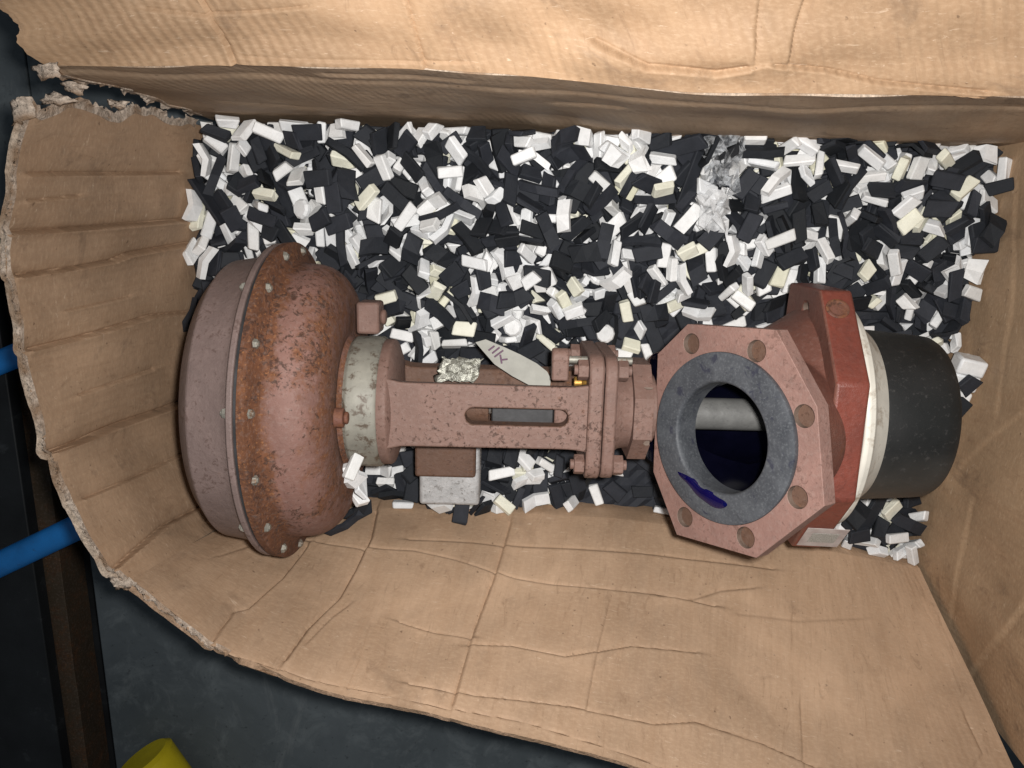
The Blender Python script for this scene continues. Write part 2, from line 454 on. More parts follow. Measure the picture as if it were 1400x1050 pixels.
def sheet(name, foot, rim, mats, parent, nu, nv, creases=(), below=0.17, thick=0.0055, bulge=0.0, rag_top=0.0, rag_a=0.0, rag_b=0.0, seed=0, soft=40, inside=(0.08, -0.15, 0.05), wav=0.0015, pairs=False):
    if pairs:                                   # flat panels between folds: foot and rim points belong together
        A_, B_ = np.asarray(foot, float), np.asarray(rim, float)
        s_ = np.r_[0, np.cumsum((np.linalg.norm(np.diff(A_, axis=0), axis=1) + np.linalg.norm(np.diff(B_, axis=0), axis=1)) / 2)]
        t_ = np.linspace(0, s_[-1], nu)
        A = np.stack([np.interp(t_, s_, A_[:, i]) for i in range(3)], 1); B = np.stack([np.interp(t_, s_, B_[:, i]) for i in range(3)], 1)
        for _ in range(soft):
            A[1:-1] = (A[:-2] + 2 * A[1:-1] + A[2:]) / 4; B[1:-1] = (B[:-2] + 2 * B[1:-1] + B[2:]) / 4
    else:
        A, B = resample(foot, nu, soft), resample(rim, nu, soft)
    nb = 4 if below else 0
    vs = np.linspace(0, 1, nv)
    rows = []
    for k in range(nb):
        rows.append(A + np.array([0, 0, -below * (1 - k / nb)]))
    topn = 1 + rag_top * vnoise(nu, seed + 1, 12)
    for vv in vs:
        rows.append(A + (B - A) * (vv * (1 + (topn - 1) * vv))[:, None] if rag_top else A + (B - A) * vv)
    X = np.array(rows)                          # rows, nu, 3
    W = np.r_[np.zeros(nb), vs]
    def normals(X):
        du = np.gradient(X, axis=1); dv = np.gradient(X, axis=0)
        n = np.cross(du, dv); n /= np.maximum(np.linalg.norm(n, axis=2, keepdims=True), 1e-9)
        s = np.sign(((np.array(inside) - X) * n).sum(2).mean())
        return n * s
    # ragged ends
    if rag_a or rag_b:
        U = np.linspace(0, 1, nu)
        na = vnoise(len(rows), seed + 2, 9); nbb = vnoise(len(rows), seed + 3, 9)
        du = np.gradient(X, axis=1)
        fa = np.clip(1 - U / 0.06, 0, 1)[None, :, None]; fb = np.clip(1 - (1 - U) / 0.06, 0, 1)[None, :, None]
        dirn = du / np.maximum(np.linalg.norm(du, axis=2, keepdims=True), 1e-9)
        X = X + dirn * fa * (na * rag_a)[:, None, None] + dirn * fb * (nbb * rag_b)[:, None, None]
    n0 = normals(X)
    q = proj(X)
    d = np.zeros(X.shape[:2])
    for line, amp, wid in creases:
        dd, sd = polyline_dist(q, line)
        # a buckled fold: one ply steps over the other along a sharp line, with a narrow groove
        d += 1.35 * amp * (0.50 * np.tanh(sd / (0.30 * wid)) * np.exp(-dd / (2.4 * wid)) - 0.42 * np.clip(1 - dd / (0.8 * wid), 0, 1))
    r = np.random.default_rng(seed + 9)
    uu = np.linspace(0, 1, nu)[None, :]; ww = W[:, None]
    for _ in range(14):
        fu, fv, ph = r.uniform(2, 16), r.uniform(1, 6), r.uniform(0, 6.28)
        d += wav * r.uniform(0.2, 1) / (1 + 0.15 * fu) * np.sin(fu * 3.1 * uu + fv * 2 * ww * r.choice([-1, 1]) + ph) * np.clip(ww * 4, 0, 1)
    d -= bulge * np.sin(np.pi * np.clip(ww, 0, 1))
    X = X + n0 * d[..., None]
    n1 = normals(X)
    Y = X - n1 * thick
    R, C = X.shape[:2]
    V = np.concatenate([X.reshape(-1, 3), Y.reshape(-1, 3)])
    idx = np.arange(R * C).reshape(R, C)
    F, MI = [], []
    quad = np.stack([idx[:-1, :-1], idx[:-1, 1:], idx[1:, 1:], idx[1:, :-1]], -1).reshape(-1, 4)
    F += quad.tolist(); MI += [0] * len(quad)
    F += (quad[:, ::-1] + R * C).tolist(); MI += [0] * len(quad)
    ring = list(idx[0, :]) + list(idx[1:, -1]) + list(idx[-1, -2::-1]) + list(idx[-2:0:-1, 0])
    for i in range(len(ring)):
        a, b = ring[i], ring[(i + 1) % len(ring)]
        F.append([a, a + R * C, b + R * C, b]); MI.append(1)
    me = bpy.data.meshes.new(name)
    me.from_pydata(V.tolist(), [], F)
    me.polygons.foreach_set('material_index', MI)
    ul = me.uv_layers.new(name='UVMap')
    su = np.r_[0, np.cumsum(np.linalg.norm(np.diff((A + B) / 2, axis=0), axis=1))]
    hv = np.r_[np.linspace(-below, 0, nb + 1)[:-1] if nb else [], vs * np.linalg.norm(B - A, axis=1).mean()]
    UV = np.stack(np.broadcast_arrays(su[None, :], hv[:, None]), -1).reshape(-1, 2)
    UV = np.concatenate([UV, UV])
    li = np.empty(len(me.loops), int); me.loops.foreach_get('vertex_index', li)
    ul.data.foreach_set('uv', UV[li].ravel())
    bm = bmesh.new(); bm.from_mesh(me); bmesh.ops.recalc_face_normals(bm, faces=bm.faces); bm.to_mesh(me); bm.free()
    o = link(name, me, mats, parent, angle=50)
    return o, X, n1

RIM = 0.28
box = empty('cardboard_box', (0, 0, 0))
tag(box, 'large worn brown cardboard carton with a torn corner holding the valve', 'carton')
pz = lambda pts, z: [P(x, y, z) for x, y in pts]

cr_left = [
    ([(40, 238), (150, 238), (245, 236)], 0.0016, 3.5), ([(18, 319), (130, 311), (262, 300)], 0.0030, 4),
    ([(28, 377), (105, 366), (155, 357), (178, 348), (258, 334)], 0.0030, 4), ([(44, 478), (105, 463), (209, 432), (262, 427)], 0.0026, 4),
    ([(70, 618), (110, 604), (168, 581), (250, 551)], 0.0042, 5), 
    ([(40, 275), (110, 268)], 0.0012, 3), ([(90, 425), (180, 405)], 0.0010, 3), ([(110, 540), (210, 505)], 0.0011, 3.5),
    ([(160, 775), (225, 718), (290, 685)], 0.0030, 5), ([(120, 680), (190, 650), (262, 615)], 0.0015, 4)]
cr_near = [
    ([(160, 775), (225, 718), (290, 685)], 0.0028, 5), ([(175, 790), (260, 730), (330, 690)], 0.0016, 4),
    ([(292, 876), (322, 834), (340, 830), (386, 790), (420, 748)], 0.0036, 4), ([(392, 900), (421, 860), (464, 817), (488, 774), (508, 735), (515, 700)], 0.0048, 5),
    ([(420, 880), (455, 845), (475, 830)], 0.0015, 3), ([(620, 962), (645, 872), (676, 790), (698, 715)], 0.0034, 4.5),
    ([(433, 742), (504, 750), (566, 754), (621, 766), (704, 788), (757, 797), (832, 805), (907, 813), (977, 828)], 0.0040, 4.5),
    ([(560, 738), (650, 740), (757, 748), (880, 757), (1057, 778)], 0.0024, 4), ([(547, 849), (598, 864), (645, 872)], 0.0026, 3.5),
    ([(645, 883), (700, 884), (773, 897), (864, 882), (950, 893)], 0.0030, 4), ([(560, 935), (650, 952), (778, 965), (896, 989), (950, 987), (1040, 1015), (1115, 1050)], 0.0032, 4.5),
    ([(900, 816), (950, 818), (985, 808), (1030, 805)], 0.0020, 4), ([(833, 826), (815, 900), (803, 965)], 0.0016, 4),
    ([(508, 850), (490, 905), (475, 940)], 0.0012, 3.5), ([(570, 870), (560, 920)], 0.0010, 3.5), ([(1095, 960), (1098, 1050)], 0.0012, 4),
    ([(230, 852), (300, 888), (420, 926), (600, 967), (720, 989), (860, 1033), (930, 1056)], 0.0026, 3.0),
    ([(1010, 840), (1090, 850), (1180, 845)], 0.0009, 4), ([(1320, 980), (1345, 1030), (1330, 1050)], 0.0014, 4), ([(300, 760), (380, 735), (440, 740)], 0.0012, 4)]
cr_right = [([(1325, 690), (1305, 790), (1296, 840)], 0.0014, 4), ([(1400, 818), (1365, 865), (1322, 925)], 0.0026, 4.5),
            ([(1398, 560), (1350, 600), (1310, 640)], 0.0012, 4), ([(1390, 250), (1380, 420), (1360, 560)], 0.0010, 5)]
cr_far = [([(60, 95), (200, 104), (420, 112), (640, 116), (860, 134), (1100, 150), (1400, 152)], 0.0014, 4),
          ([(440, 104), (520, 106), (640, 110)], 0.0016, 3), ([(760, 140), (850, 148)], 0.0014, 3), ([(300, 140), (480, 150)], 0.0010, 4)]
cr_flap = [([(262, -30), (275, 0), (300, 45), (322, 92)], 0.0034, 4.5), ([(548, -40), (556, 0), (582, 96)], 0.0026, 4),
           ([(200, 12), (280, 20), (350, 16), (420, 8)], 0.0018, 4), ([(815, 58), (885, 90), (980, 100), (1020, 92)], 0.0048, 7),
           ([(1060, 88), (1130, 98), (1200, 113), (1350, 127)], 0.0036, 5), ([(1040, 0), (1034, 40), (1030, 80)], 0.0018, 5), ([(1100, 0), (1085, 45), (1078, 85)], 0.0022, 5),
           ([(760, 0), (765, 30)], 0.0010, 6), ([(330, 80), (460, 84), (640, 86)], 0.0012, 4)]

foot_l = pz([(266, 163), (261, 236), (262, 300), (258, 336), (259, 427), (264, 548), (282, 615), (318, 672), (345, 692)], 0.0)
rim_l = pz([(40, 140), (15, 238), (9, 319), (12, 380), (30, 482), (64, 622), (96, 690), (150, 776), (172, 800)], RIM)
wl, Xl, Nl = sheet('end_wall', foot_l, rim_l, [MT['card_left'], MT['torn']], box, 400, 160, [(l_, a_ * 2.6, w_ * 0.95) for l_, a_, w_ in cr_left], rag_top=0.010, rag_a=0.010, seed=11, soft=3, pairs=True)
wl['label'] = 'left end wall with horizontal creases and a frayed rim'
foot_n = pz([(345, 692), (385, 697), (432, 701), (515, 695), (600, 696), (700, 700), (840, 708), (960, 722), (1100, 746), (1257, 776)], 0.0)
rim_n = pz([(172, 800), (205, 824), (290, 882), (392, 927), (500, 957), (618, 983), (803, 1028), (940, 1068), (1110, 1118), (1452, 1190)], RIM)
wn, Xn, Nn = sheet('long_wall', foot_n, rim_n, [MT['card_near'], MT['rim_edge']], box, 760, 190, cr_near, rag_top=0.008, seed=21, soft=4, pairs=True)
wn['label'] = 'near long wall leaning outwards, wrinkled and creased'
foot_f = pz([(276, 157), (500, 160), (700, 167), (900, 185), (1150, 193), (1430, 199)], 0.0)
rim_f = pz([(62, 91), (150, 93), (320, 91), (580, 96), (700, 104), (940, 128), (1240, 131), (1400, 133), (1500, 136)], RIM)
wf, Xf, Nf = sheet('long_wall', foot_f, rim_f, [MT['card_far'], MT['torn']], box, 420, 70, cr_far, rag_a=0.012, seed=31, soft=60)
wf['label'] = 'far long wall standing upright below the folded flap'
foot_p = [p + np.array([0, 0.0006, 0.0022]) for p in rim_f]
rim_p = pz([(-70, -70), (60, -82), (320, -86), (580, -82), (700, -80), (940, -70), (1240, -66), (1400, -66), (1500, -64)], 0.335)
wp, Xp, Np = sheet('flap', foot_p, rim_p, [MT['card_flap'], MT['card_flap']], box, 560, 120, cr_flap, below=0, rag_a=0.006, seed=41, soft=60, inside=(0.0, -0.3, 0.9), wav=0.0022)
wp['label'] = 'long flap folded outwards along the far wall'
br = P(1262, 776, 0.0); tr = P(1380, 196, 0.0)
dn = (br - tr) / np.linalg.norm(br - tr)
foot_r = [tr - dn * 0.01, (tr + br) / 2 + np.array([0.004, 0, 0]), br, br + dn * 0.12 + np.array([0.030, 0, 0])]
rim_r = [p + np.array([-0.026, 0.0, 0.31]) for p in foot_r]
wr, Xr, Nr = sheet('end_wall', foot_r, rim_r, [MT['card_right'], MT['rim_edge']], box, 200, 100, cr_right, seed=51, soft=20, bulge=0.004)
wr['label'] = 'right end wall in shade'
# bottom of the carton, under the packing
fp = [foot_l[0], foot_l[2], foot_l[4], foot_n[0], foot_n[3], foot_n[6], tr]
MB().add([(p[0], p[1], -0.1705) for p in fp] + [(p[0], p[1], -0.1765) for p in fp], [tuple(range(7)), tuple(range(13, 6, -1))] + [(i, (i + 1) % 7, 7 + (i + 1) % 7, 7 + i) for i in range(7)]).build('bottom_panel', MT['card_right'], box, smooth=False)

def fringe(name, line, nrm, out, width, mat, seed, parent, dens=520, thick=0.0012):
    """frayed paper along a torn edge: a ragged strip with real thickness"""
    r = np.random.default_rng(seed)
    line = np.asarray(line); n = len(line)
    L = np.linalg.norm(np.diff(line, axis=0), axis=1).sum()
    m = max(12, int(L * dens))
    pts = resample(line, m, 2); N = resample(nrm, m, 2); D = resample(out, m, 2)
    D /= np.linalg.norm(D, axis=1, keepdims=True)
    w = width * (0.45 + 0.75 * np.abs(vnoise(m, seed, 14)) + 0.5 * r.random(m) * (r.random(m) > 0.45))
    curl = vnoise(m, seed + 4, 20) * 0.004
    V, F = [], []
    for i in range(m):
        base = pts[i] - D[i] * 0.004
        lift = N[i] * (curl[i] + 0.0006)
        mid = pts[i] + D[i] * w[i] * 0.5 + lift * 0.6 + r.normal(0, 0.0004, 3)
        tip = pts[i] + D[i] * w[i] + lift * 1.6 + r.normal(0, 0.0008, 3)
        b0 = base + N[i] * 0.0012
        V += [b0, mid, tip, tip - N[i] * thick, mid - N[i] * thick, b0 - N[i] * (thick + 0.002)]
    for i in range(m - 1):
        for k in range(6):
            F.append((i * 6 + k, i * 6 + (k + 1) % 6, i * 6 + 6 + (k + 1) % 6, i * 6 + 6 + k))
    F += [tuple(range(6)), tuple(range((m - 1) * 6, m * 6))]
    return MB().add(V, F).build(name, mat, parent, angle=25)

# rims: direction that points out of the sheet
fringe('frayed_edge', Xl[-1, ::4], Nl[-1, ::4], (Xl[-1] - Xl[-6])[::4], 0.0016, MT['torn_pale'], 3, box, 700)
fringe('frayed_edge', Xl[4:, 0][::6], Nl[4:, 0][::6], (Xl[:, 0] - Xl[:, 5])[4:][::6], 0.005, MT['torn_pale'], 5, box, 380)
fringe('frayed_edge', Xf[4:, 0][::4], Nf[4:, 0][::4], (Xf[:, 0] - Xf[:, 5])[4:][::4], 0.007, MT['torn_pale'], 7, box, 380)
fringe('frayed_edge', Xn[-1, :90:4], Nn[-1, :90:4], (Xn[-1] - Xn[-6])[:90:4], 0.0016, MT['torn_pale'], 9, box)

# ------------------------------------------------------------------ the valve
HA = 0.12                                     # height of its stem axis
OA = P(390, 545, HA); OB = P(1250, 567, HA)
AX = (OB - OA) / np.linalg.norm(OB - OA)
VRZ = math.atan2(AX[1], AX[0])
VBASE = -0.046
valve = empty('control_valve', (OA[0], OA[1], VBASE), VRZ)
tag(valve, 'rusty red pneumatic control valve lying on the packing in the carton', 'valve')
ZA = HA - VBASE
TA = Matrix.Translation((0, 0, ZA))
WL = (Matrix.Translation((OA[0], OA[1], VBASE)) @ Matrix.Rotation(VRZ, 4, 'Z')).inverted()
def lx(px, r):
    """place along the stem axis where its upper side, r above the axis, is seen at this column"""
    lo, hi = -0.5, 1.0
    for _ in range(40):
        m = (lo + hi) / 2
        if proj(OA + AX * m + np.array([0, 0, r]))[0] < px: lo = m
        else: hi = m
    return lo
def loc(px, py, z):
    return WL @ Vector(P(px, py, z))

MT['casing'] = m_rusty('casing_paint_rusty', (0.205, 0.108, 0.086), 0.46, pit0=0.530, rim=(lx(318, 0.166) + 0.006, 0.026, 0.34), rim2=(lx(466, 0.08), 0.040, 0.20), rust=(0.150, 0.058, 0.024), dust=0.35, pits=0.9)
MT['cover'] = m_rusty('cover_paint', (0.180, 0.130, 0.118), 0.20, dust=0.25, pits=0.45, rough=0.5)
MT['shoulder'] = m_rusty('rust_bloom', (0.16, 0.07, 0.05), 0.9, dust=0.15, pits=0.8)
MT['yoke'] = m_rusty('yoke_paint', (0.195, 0.118, 0.095), 0.32, pit0=0.540, dust=0.35, pits=0.85)
MT['bonnet'] = m_rusty('bonnet_paint', (0.185, 0.110, 0.088), 0.36, dust=0.3, pits=0.5)
MT['outlet'] = m_rusty('outlet_flange_paint', (0.265, 0.152, 0.126), 0.22, dust=0.4, pits=0.4)
MT['inlet'] = m_rusty('inlet_flange_paint', (0.175, 0.046, 0.031), 0.10, dark=(0.05, 0.02, 0.015), rough=0.42, dust=0.10, pits=0.25)
MT['body'] = m_rusty('body_paint', (0.165, 0.066, 0.047), 0.35, rough=0.55, dust=0.2, pits=0.3)
MT['rust'] = m_rusty('heavy_rust', (0.125, 0.070, 0.048), 0.65, rust=(0.105, 0.048, 0.024), dust=0.15, pits=0.6)
MT['bolt'] = m_plain('dull_zinc_bolt', (0.30, 0.29, 0.25), 0.55, 0.5, 0.3, 60, 0.3, 0.001, 0.4, (0.16, 0.08, 0.04), (0.52, 0.66), 120)
MT['hole'] = m_rusty('rusty_hole', (0.16, 0.115, 0.09), 0.5, rust=(0.10, 0.06, 0.04), dust=0.3)
MT['collar'] = m_plain('bare_steel_collar', (0.235, 0.225, 0.190), 0.55, 0.1, 0.35, 24, 0.3, 0.001, 0.4, (0.07, 0.045, 0.028), (0.52, 0.62), 90)
MT['stem'] = m_plain('stem_steel', (0.24, 0.24, 0.235), 0.42, 0.5, 0.2, 40, 0.2, 0.0006, 0.5, (0.09, 0.09, 0.09), (0.6, 0.7), 120)
MT['dark_stem'] = m_plain('dark_coupling', (0.05, 0.05, 0.052), 0.5, 0.4, 0.3, 50, 0.2, 0.0006)
MT['plug'] = m_plain('pale_coated_stem', (0.15, 0.15, 0.145), 0.42, 0.0, 0.2, 60, 0.3, 0.0008, 0.5, (0.10, 0.10, 0.10), (0.56, 0.7), 220)
MT['gasket'] = m_plain('white_liner', (0.62, 0.59, 0.52), 0.55, 0.0, 0.15, 20, 0.15, 0.0006, 0.4, (0.26, 0.20, 0.14), (0.54, 0.70), 40)
MT['block'] = m_plain('cast_aluminium', (0.42, 0.42, 0.42), 0.6, 0.25, 0.2, 60, 0.5, 0.0015, 0.45, (0.15, 0.14, 0.13), (0.56, 0.66), 150)
MT['ink'] = m_plain('blue_ink', (0.0010, 0.0014, 0.046), 0.04, 0.0, 0.2, 60, 0.05, 0.0006, 0.6)
MT['brass'] = m_plain('tarnished_brass', (0.32, 0.18, 0.04), 0.45, 0.6, 0.3, 60, 0.3, 0.001)

g = G('slate_blue_lining')
a_ = g.noise(240, 5, 0.7); b_ = g.noise(26, 6, 0.65, None, 0.5)
col_ = g.mix(g.ramp(b_, 0.35, 0.68), (0.044, 0.048, 0.056), (0.088, 0.094, 0.104))
col_ = g.mix(g.ramp(g.noise(420, 4, 0.7), 0.50, 0.72, 0, 0.55), col_, (0.16, 0.17, 0.18))
col_ = g.mix(g.ramp(g.noise(75, 4, 0.6, None, 0.8), 0.60, 0.68, 0, 0.8), col_, (0.028, 0.030, 0.048))
MT['lining'] = g.out(col_, g.ramp(b_, 0.3, 0.7, 0.42, 0.7), g.bump(a_, 0.3, 0.001), Specular_IOR_Level=0.4)
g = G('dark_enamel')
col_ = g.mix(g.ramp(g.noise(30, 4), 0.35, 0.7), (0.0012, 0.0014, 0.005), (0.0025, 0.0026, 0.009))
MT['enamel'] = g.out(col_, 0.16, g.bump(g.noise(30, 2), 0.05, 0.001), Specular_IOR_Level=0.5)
g = G('black_rubber_cap')
a_ = g.noise(12, 6, 0.6); b_ = g.noise(160, 4, 0.7)
col_ = g.mix(g.ramp(a_, 0.35, 0.7), (0.008, 0.009, 0.009), (0.020, 0.020, 0.020))
lowdust = g.math('MULTIPLY', g.ramp(g.axis(1), -0.015, -0.07), g.ramp(g.noise(9, 5, 0.6), 0.3, 0.6, 0.5, 1))
col_ = g.mix(g.math('MULTIPLY', lowdust, 0.6), col_, (0.115, 0.105, 0.090))
col_ = g.mix(g.ramp(b_, 0.58, 0.72, 0, 0.3), col_, (0.10, 0.095, 0.09))
MT['cap'] = g.out(col_, 0.55, g.bump(b_, 0.2, 0.0008), Specular_IOR_Level=0.4)

R0 = 0.161
xr0, xr1 = lx(300, R0), lx(323, R0)           # bolted rim
xcol0, xcol1 = lx(469, 0.066), lx(513, 0.066)
xl_end = xr0 - 0.060
# cover (actuator head, far side of the rim)
cv = MB().lathe([(xl_end, 0), (xl_end, 0.075), (xl_end + 0.004, 0.105), (xl_end + 0.012, 0.128), (xl_end + 0.024, 0.142), (xr0 - 0.006, 0.1470), (xr0 + 0.001, 0.1500),
                 (xr0 + 0.0045, 0.1535), (xr0 + 0.0045, R0 - 0.001), (xr0 + 0.010, R0 - 0.001), (xr0 + 0.010, 0.0)], 128, TA)
cover = cv.build('actuator_cover', MT['cover'], valve, 0.0012)
dp = MB().lathe([(xr0 + 0.0104, 0.12), (xr0 + 0.0104, R0 - 0.0035), (xr0 + 0.0136, R0 - 0.0035), (xr0 + 0.0136, 0.12)], 128, TA, closed=True)
dp.build('diaphragm_edge', MT['dark_stem'], valve)
# casing, yoke side
xs = xr0 + 0.014
xe = xcol0 + 0.004
sp = xe - xs
prof = [(xs, 0.1), (xs, R0), (xs + 0.007, R0 + 0.0006), (xs + 0.0085, R0 - 0.002), (xs + 0.010, 0.1485), (xs + 0.014, 0.1420), (xs + 0.024, 0.1405)]
for k in range(0, 25):
    t = k / 24 * math.pi / 2 * 1.16
    prof.append((xs + 0.024 + (sp * 0.56) * abs(math.sin(min(t, math.pi / 2))) ** 0.86 + (0.0 if t < math.pi / 2 else -0.012 * (t - math.pi / 2)), 0.0855 + 0.0550 * (abs(math.cos(t)) ** 0.80) * (1 if t < math.pi / 2 else -1)))
prof += [(xs + 0.024 + sp * 0.53, 0.069), (xs + 0.024 + sp * 0.53 + 0.003, 0.066), (xe, 0.064), (xe, 0.03)]
casing = MB().lathe(prof, 128, TA).build('actuator_casing', MT['casing'], valve, angle=30)
# rim bolts: head on the casing side, nut on the cover side
def hexbolt(parent, T, r=0.0062, h=0.0055, shank=0.0, name='bolt', mat='bolt', seg=6):
    mb = MB()
    mb.lathe([(0, 0), (0, r * 1.15), (0.0012, r * 1.15), (0.0012, r), (h - 0.001, r), (h, r * 0.82), (h, 0)], 6 if seg == 6 else seg, T)
    if shank: mb.cyl(r * 0.55, h - 0.001, h + shank, 12, T)
    return mb.build(name, MT[mat], parent, angle=25)
for k in range(16):
    a = math.radians(14 + 22.5 * k)
    if math.sin(a) < -0.45: continue           # the rest lies buried in the packing
    T = TA @ Matrix.Rotation(a, 4, 'X') @ Matrix.Translation((0, R0 - 0.0075, 0))
    if k % 2 == 0 or True:
        hexbolt(casing, T @ Matrix.Translation((xs + 0.0078, 0, 0)), 0.0044, 0.0042, 0.001)
    if k % 2: hexbolt(cover, T @ Matrix.Translation((xr0 + 0.004, 0, 0)) @ Matrix.Rotation(math.pi, 4, 'Y'), 0.0044, 0.0040, 0.001, 'nut')
# connection bosses on the casing
mb = MB(); p = loc(507, 433, 0.12)
mb.box(p.x - 0.012, p.x + 0.011, p.y - 0.016, p.y + 0.016, ZA - 0.016, ZA + 0.016)
mb.cyl(0.008, p.x + 0.010, p.x + 0.016, 20, Matrix.Translation((0, p.y, ZA)))
mb.build('air_port', MT['bonnet'], casing, 0.003)
q = loc(462, 571, HA + 0.080)
mb = MB(); mb.cyl(0.0095, -0.020, 0.006, 20, Matrix.Translation((q.x, q.y, q.z)))
mb.cyl(0.0065, 0.006, 0.010, 6, Matrix.Translation((q.x, q.y, q.z)))
mb.build('vent_plug', MT['shoulder'], casing, 0.0015)

# collar
mb = MB().lathe([(xcol0 - 0.004, 0.03), (xcol0 - 0.004, 0.064), (xcol0, 0.0665), (xcol0 + 0.002, 0.068), (xcol1 - 0.003, 0.068), (xcol1, 0.066), (xcol1, 0.03)], 96, TA)
mb.build('steel_collar', MT['collar'], valve, 0.0008)

# yoke
ya0, ya1 = lx(514, 0.064), lx(528, 0.064)
yb1 = lx(806, 0.058)
AW0, AW1 = 0.0325, 0.0315                     # half width of the arms
zt, zb = 0.055, 0.036                         # top and underside of an arm above the axis
yoke_e = empty('yoke', (0, 0, 0)); yoke_e.parent = valve
disc = MB()
n8 = 40
disc.lathe([(ya0 - 0.004, 0.02), (ya0 - 0.004, 0.063), (ya0, 0.0655), (ya1 - 0.002, 0.0655), (ya1, 0.0635), (ya1 + 0.004, 0.052), (ya1 + 0.006, 0.02)], 64, TA)
disc.build('yoke_ring', MT['yoke'], yoke_e, 0.001)
def arm(sgn):
    L0, L1 = ya1 - 0.004, yb1 + 0.004
    outline = []
    nseg = 26
    for i in range(nseg + 1):
        t = i / nseg
        x = L0 + (L1 - L0) * t
        w = AW0 + (AW1 - AW0) * t + 0.004 * math.exp(-((x - L0) / 0.010) ** 2) + 0.003 * math.exp(-((x - L1) / 0.014) ** 2)
        outline.append((x, w))
    top = [(x, w, zt) for x, w in outline] + [(x, -w, zt) for x, w in reversed(outline)]
    bot = [(x, y * 0.92, zb) for x, y, z in top]
    n = len(top)
    f = [tuple(range(n)), tuple(range(2 * n - 1, n - 1, -1))] + [(i, (i + 1) % n, n + (i + 1) % n, n + i) for i in range(n)]
    m = MB().add(top + bot, f)
    return m
T_up = TA
def slot(x0, x1, r, z0, z1, yc=0.0):
    pts = []
    for k in range(13): a = math.pi / 2 + math.pi * k / 12; pts.append((x0 + r + r * math.cos(a), yc + r * math.sin(a)))
    for k in range(13): a = -math.pi / 2 + math.pi * k / 12; pts.append((x1 - r + r * math.cos(a), yc + r * math.sin(a)))
    n = len(pts)
    v = [(x, y, z0) for x, y in pts] + [(x, y, z1) for x, y in pts]
    f = [tuple(range(n))[::-1], tuple(range(n, 2 * n))] + [(i, (i + 1) % n, n + (i + 1) % n, n + i) for i in range(n)]
    return MB().add(v, f, TA)
sx0, sx1 = lx(636, zt), lx(777, zt)
sy = (WL @ Vector(P(706, 571, HA + zt))).y
am = arm(1); am.v = [TA @ p for p in am.v]
cutm = slot(sx0, sx1, 0.0085, zb - 0.01, zt + 0.01, sy).mesh('slot')
am_me = am.mesh('arm'); am_me.materials.append(MT['yoke']); cutm.materials.append(MT['rust'])
front = boolean(am_me, cutm)
link('yoke_arm', front, [MT['yoke'], MT['rust']], yoke_e, 0.0022, 3, 40)
am = arm(-1); am.v = [TA @ Matrix.Diagonal((1, 1, -1, 1)) @ p for p in am.v]
am.build('yoke_arm', MT['rust'], yoke_e, 0.002)
# spindle inside the yoke, with the dark coupling seen through the slot
MB().cyl(0.010, ya1, yb1 + 0.02, 32, TA).build('spindle', MT['stem'], valve)
MB().cyl(0.019, lx(600, 0.02), lx(668, 0.019), 32, TA).build('spindle_nut', MT['rust'], valve, 0.001)
MB().box(lx(672, 0.03), lx(757, 0.03), -0.016, 0.014, 0.010, 0.030, TA).build('coupling', MT['dark_stem'], valve, 0.0015)
MB().box(lx(757, 0.03) + 0.0005, lx(800, 0.03), -0.018, 0.016, 0.008, 0.0345, TA).build('indicator_block', MT['bonnet'], valve, 0.0015)

# mating plates between yoke and bonnet, with rounded ears for the studs
def plate(x0, x1, hw, cr, name, mat, bev=0.0022):
    pts = []
    for cy, cz, a0 in ((hw - cr, hw - cr, 0), (-(hw - cr), hw - cr, 90), (-(hw - cr), -(hw - cr), 180), (hw - cr, -(hw - cr), 270)):
        for k in range(7):
            a = math.radians(a0 + 15 * k); pts.append((cy + cr * math.cos(a), cz + cr * math.sin(a)))
    return MB().prism(pts, x0, x1, TA).build(name, mat, valve, bev)
pa0, pm, pa1 = lx(803, 0.058), lx(824, 0.058), lx(842, 0.058)
plate(pa0, pm - 0.0006, 0.063, 0.02, 'yoke_plate', MT['yoke'])
plate(pm + 0.0006, pa1, 0.062, 0.018, 'bonnet_plate', MT['bonnet'])
for sy_, sz_ in ((1, 1), (-1, 1), (1, -1), (-1, -1)):
    T = TA @ Matrix.Translation((0, sy_ * 0.048, sz_ * 0.048))
    st = MB().cyl(0.0050, pa0 - 0.014, pa1 + 0.014, 16, T).build('stud', MT['bonnet'], valve)
    for xx in (pa0 - 0.0105, pa1 + 0.0005):
        MB().cyl(0.0105, xx, xx + 0.010, 6, T).build('nut', MT['bonnet'], st, 0.0008)
# the lug that stands up beside the spindle guide
p = loc(765, 497, HA + 0.035)
mb = MB(); mb.cyl(0.0095, p.x - 0.008, p.x + 0.009, 24, Matrix.Translation((0, p.y + 0.006, p.z)))
mb.box(p.x - 0.0078, p.x + 0.0088, p.y - 0.016, p.y + 0.006, p.z - 0.0092, p.z + 0.0092)
mb.build('guide_lug', MT['bonnet'], valve, 0.002)
p = loc(795, 500, HA + 0.03)
MB().cyl(0.0038, p.x - 0.030, p.x + 0.05, 16, Matrix.Translation((0, p.y + 0.006, p.z))).build('guide_rod', MT['bolt'], valve)
p = loc(793, 523, HA + 0.03)
MB().lathe([(-0.006, 0), (-0.006, 0.006), (0.001, 0.006), (0.003, 0.004), (0.006, 0.003), (0.006, 0)], 16, Matrix.Translation(p)).build('grease_nipple', MT['brass'], valve)

